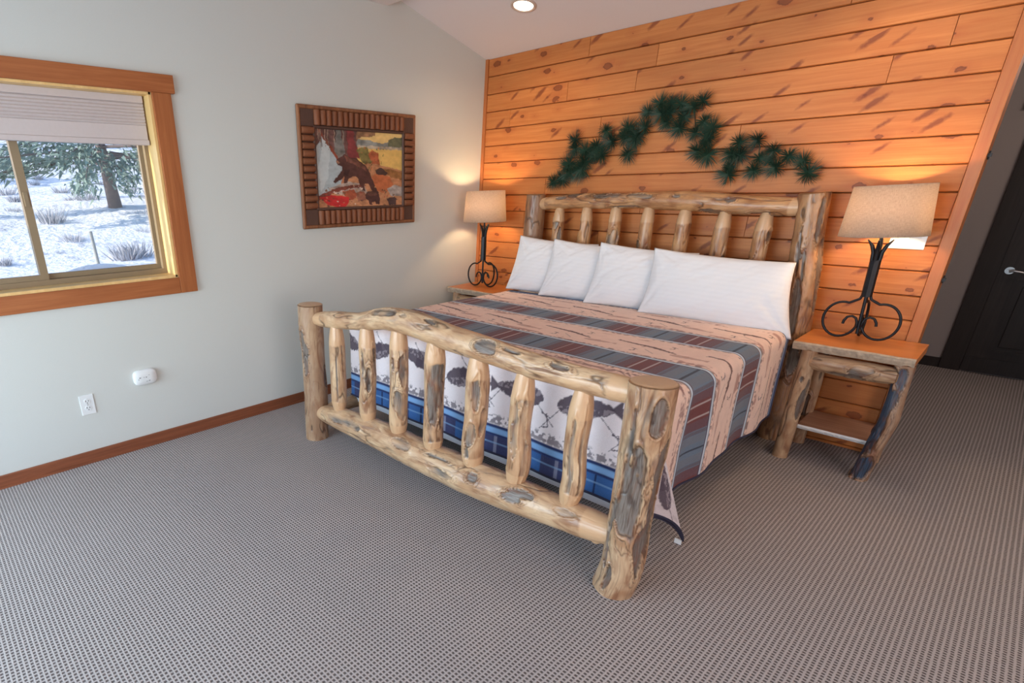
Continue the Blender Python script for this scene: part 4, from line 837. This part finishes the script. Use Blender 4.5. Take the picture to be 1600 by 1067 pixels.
poly([(.03, .02), (.055, .01), (.26, .38), (.235, .39)], (132, 66, 48))
poly([(.12, .74), (.34, .66), (.52, .68), (.56, .8), (.42, .86), (.2, .82)], (176, 158, 146), .3); poly([(.0, .84), (.24, .72), (.54, .69), (.54, .72), (.26, .77), (.0, .9)], (120, 62, 50))
poly([(.28, .78), (.4, .76), (.44, .84), (.38, .9), (.3, .88)], (164, 84, 58)); poly([(.02, .86), (.14, .83), (.34, .86), (.33, .94), (.26, 1.02), (.1, .95)], (196, 44, 46), .2); poly([(.42, .8), (.52, .78), (.54, .9), (.44, .92)], (150, 96, 76), .3)
poly([(.62, .58), (.7, .54), (.84, .6), (.88, .7), (.78, .82), (.66, .78)], (182, 104, 66), .15); poly([(.66, .5), (.72, .47), (.82, .54), (.78, .58), (.68, .56)], (72, 54, 50), .2); poly([(.8, .76), (.9, .7), (1.02, .74), (1.0, .86), (.86, .86)], (160, 150, 144), .3)
BR = (80, 50, 46)
poly([(.215, .40), (.235, .36), (.28, .34), (.30, .31), (.34, .33), (.44, .36), (.54, .44), (.60, .56), (.66, .72), (.70, .82), (.63, .80), (.56, .68), (.52, .70), (.54, .78), (.49, .76), (.455, .62), (.40, .58), (.35, .62), (.33, .68), (.29, .67), (.31, .58), (.25, .64), (.20, .68), (.175, .66), (.20, .62), (.27, .52), (.28, .46), (.225, .44)], BR, .22)
poly([(.525, .83), (.56, .79), (.62, .78), (.69, .82), (.715, .9), (.705, .97), (.665, .97), (.655, .92), (.62, .94), (.625, .98), (.585, .97), (.575, .91), (.535, .89)], (74, 46, 44), .22)
poly([(.30, .325), (.34, .335), (.43, .37), (.53, .45), (.575, .54), (.52, .50), (.42, .44), (.33, .40)], (112, 72, 60), .3); poly([(.215, .405), (.235, .385), (.26, .41), (.235, .43)], (140, 104, 84)); poly([(.30, .50), (.36, .50), (.35, .58), (.31, .56)], (62, 38, 38))
poly([(.54, .82), (.57, .795), (.63, .79), (.68, .82), (.66, .85), (.58, .85)], (104, 68, 58), .3)
rp = random.Random(8)
for q_ in range(60):
    x_, y_ = rp.uniform(.02, .98), rp.uniform(.70, .98); s_ = rp.uniform(.006, .018)
    if not (.5 < x_ < .73 and y_ > .74): poly([(x_ - s_, y_), (x_, y_ - s_ * .8), (x_ + s_, y_), (x_, y_ + s_ * .8)], rp.choice([(206, 190, 176), (120, 84, 60), (160, 70, 52), (196, 150, 104), (90, 62, 52)]))
for q_ in range(34):
    x_, y_ = rp.uniform(.44, .76), rp.uniform(.22, .52); s_ = rp.uniform(.008, .022); poly([(x_ - s_ * .4, y_), (x_, y_ - s_ * 1.6), (x_ + s_ * .4, y_)], rp.choice([(120, 112, 60), (170, 84, 52), (92, 88, 52), (206, 130, 70)]))
for q_ in range(14):
    x_ = rp.uniform(.02, .42); poly([(x_, -.05), (x_ + .01, -.05), (x_ + .008, rp.uniform(.1, .32)), (x_ - .002, .1)], rp.choice([(70, 46, 46), (150, 128, 112), (96, 52, 50)]))
poly([(.8, .9), (.86, .87), (.92, .89), (.91, .98), (.83, .99)], (78, 58, 58), .2)
CW, CH = IW - .004, IH - .004
V = np.stack([0.0225 + 0 * uu, -CW + 2 * CW * uu, CH - 2 * CH * vv], -1).reshape(-1, 3); i = np.arange(nu * nv).reshape(nu, nv)
from_arrays('painting', V, np.stack([i[:-1, :-1], i[:-1, 1:], i[1:, 1:], i[1:, :-1]], -1).reshape(-1, 4), M['canvas'], pic, False, {'Col': ('FLOAT_COLOR', np.concatenate([cv, np.ones((nu, nv, 1))], -1).reshape(-1, 4))})

# ------------------------------------------------------------------ small wall fittings
ot = empty('wall_outlet', (0, -3.546, 0.372)); props(ot, 'white duplex electrical outlet low on the left wall under the window', 'outlet')
MB().box(0, 0.006, -0.039, 0.039, -0.062, 0.062, bev=0.0025).build('cover_plate', M['white'], ot)
for z in (-0.021, 0.021):
    o = MB().tube([(0.004, 0, z), (0.0085, 0, z)], 0.017, 20).build('receptacle', M['white'], ot)
    MB().box(0.008, 0.0092, -0.009, -0.006, z - 0.001, z + 0.009).box(0.008, 0.0092, 0.006, 0.009, z - 0.001, z + 0.008).tube([(0.008, 0, z - 0.009), (0.0092, 0, z - 0.009)], 0.003, 8).build('slot', M['dark'], o)
MB().tube([(0.005, 0, 0), (0.0072, 0, 0)], 0.0035, 10).build('screw', M['nickel'], ot)
det = empty('gas_alarm', (0, -3.193, 0.469)); props(det, 'white rounded plug-in gas alarm on the left wall, right of the outlet', 'alarm')
def sup(w, h, x): return [(x, w * abs(math.cos(a)) ** .55 * math.copysign(1, math.cos(a)), h * abs(math.sin(a)) ** .55 * math.copysign(1, math.sin(a))) for a in [2 * math.pi * k / 40 for k in range(40)]]
g = MB(); R_ = [sup(.071, .049, 0), sup(.072, .050, .014), sup(.070, .048, .022), sup(.064, .042, .028), sup(.03, .02, .031), sup(.001, .001, .031)]
g.add([p for r in R_ for p in r], [(i * 40 + k, i * 40 + (k + 1) % 40, (i + 1) * 40 + (k + 1) % 40, (i + 1) * 40 + k) for i in range(5) for k in range(40)], 0, True); g.build('housing', M['white'], det)
for (y, z, w, h) in ((-.036, .004, .010, .004), (-.046, -.006, .005, .003), (.002, .003, .007, .004), (-.012, .004, .004, .003), (.020, .014, .006, .002), (.018, -.022, .010, .003), (.002, -.024, .006, .002)):
    MB().box(.027, .0318, y - w / 2, y + w / 2, z - h / 2, z + h / 2).build('indicator', M['dark'], det)
sw = empty('switch_plate', (2.985, 0, 1.255)); props(sw, 'white light switch plate on the planks behind the right lamp shade', 'switch')
MB().box(-0.073, 0.073, -0.006, 0, -0.055, 0.06, bev=0.002).build('cover_plate', M['white'], sw)
for x in (-.046, 0, .046): MB().box(x - .004, x + .004, -0.016, -0.006, -.002, .014).build('toggle', M['white'], sw)
def downlight(x, y, power, label):
    e = empty('recessed_light', (x, y, ceil_z(y))); e.rotation_euler = (math.atan(-SL) if y > RIDGE else math.atan(SL * .6), 0, 0)
    props(e, label, 'ceiling light')
    MB().lathe([(0.088, 0.0), (0.086, -0.006), (0.070, -0.008), (0.066, -0.002)], 40).build('trim_ring', M['ring'], e)
    MB().lathe([(0.066, -0.0025), (0.04, -0.004), (0.0, -0.005)], 32).build('lens', M['lens'], e)
    light('downlight_beam', 'SPOT', (x, y, ceil_z(y) - 0.02), power, (1.0, 0.74, 0.50), (0, 0, -1), 0.06, spot_size=math.radians(150), spot_blend=0.6)
downlight(0.746, -0.543, 12, 'round recessed ceiling light glowing above the left headboard corner')
downlight(2.75, -0.543, 22, 'round recessed ceiling light above the right side of the bed, out of frame')
downlight(4.6, -0.9, 30, 'round recessed ceiling light near the hall opening, out of frame')
fill_hall = light('hall_fill', 'POINT', (4.0, 1.5, 2.3), 12, (1.0, 0.82, 0.70), None, 0.08)  # added fill without a fixture, brightens the unlit hall
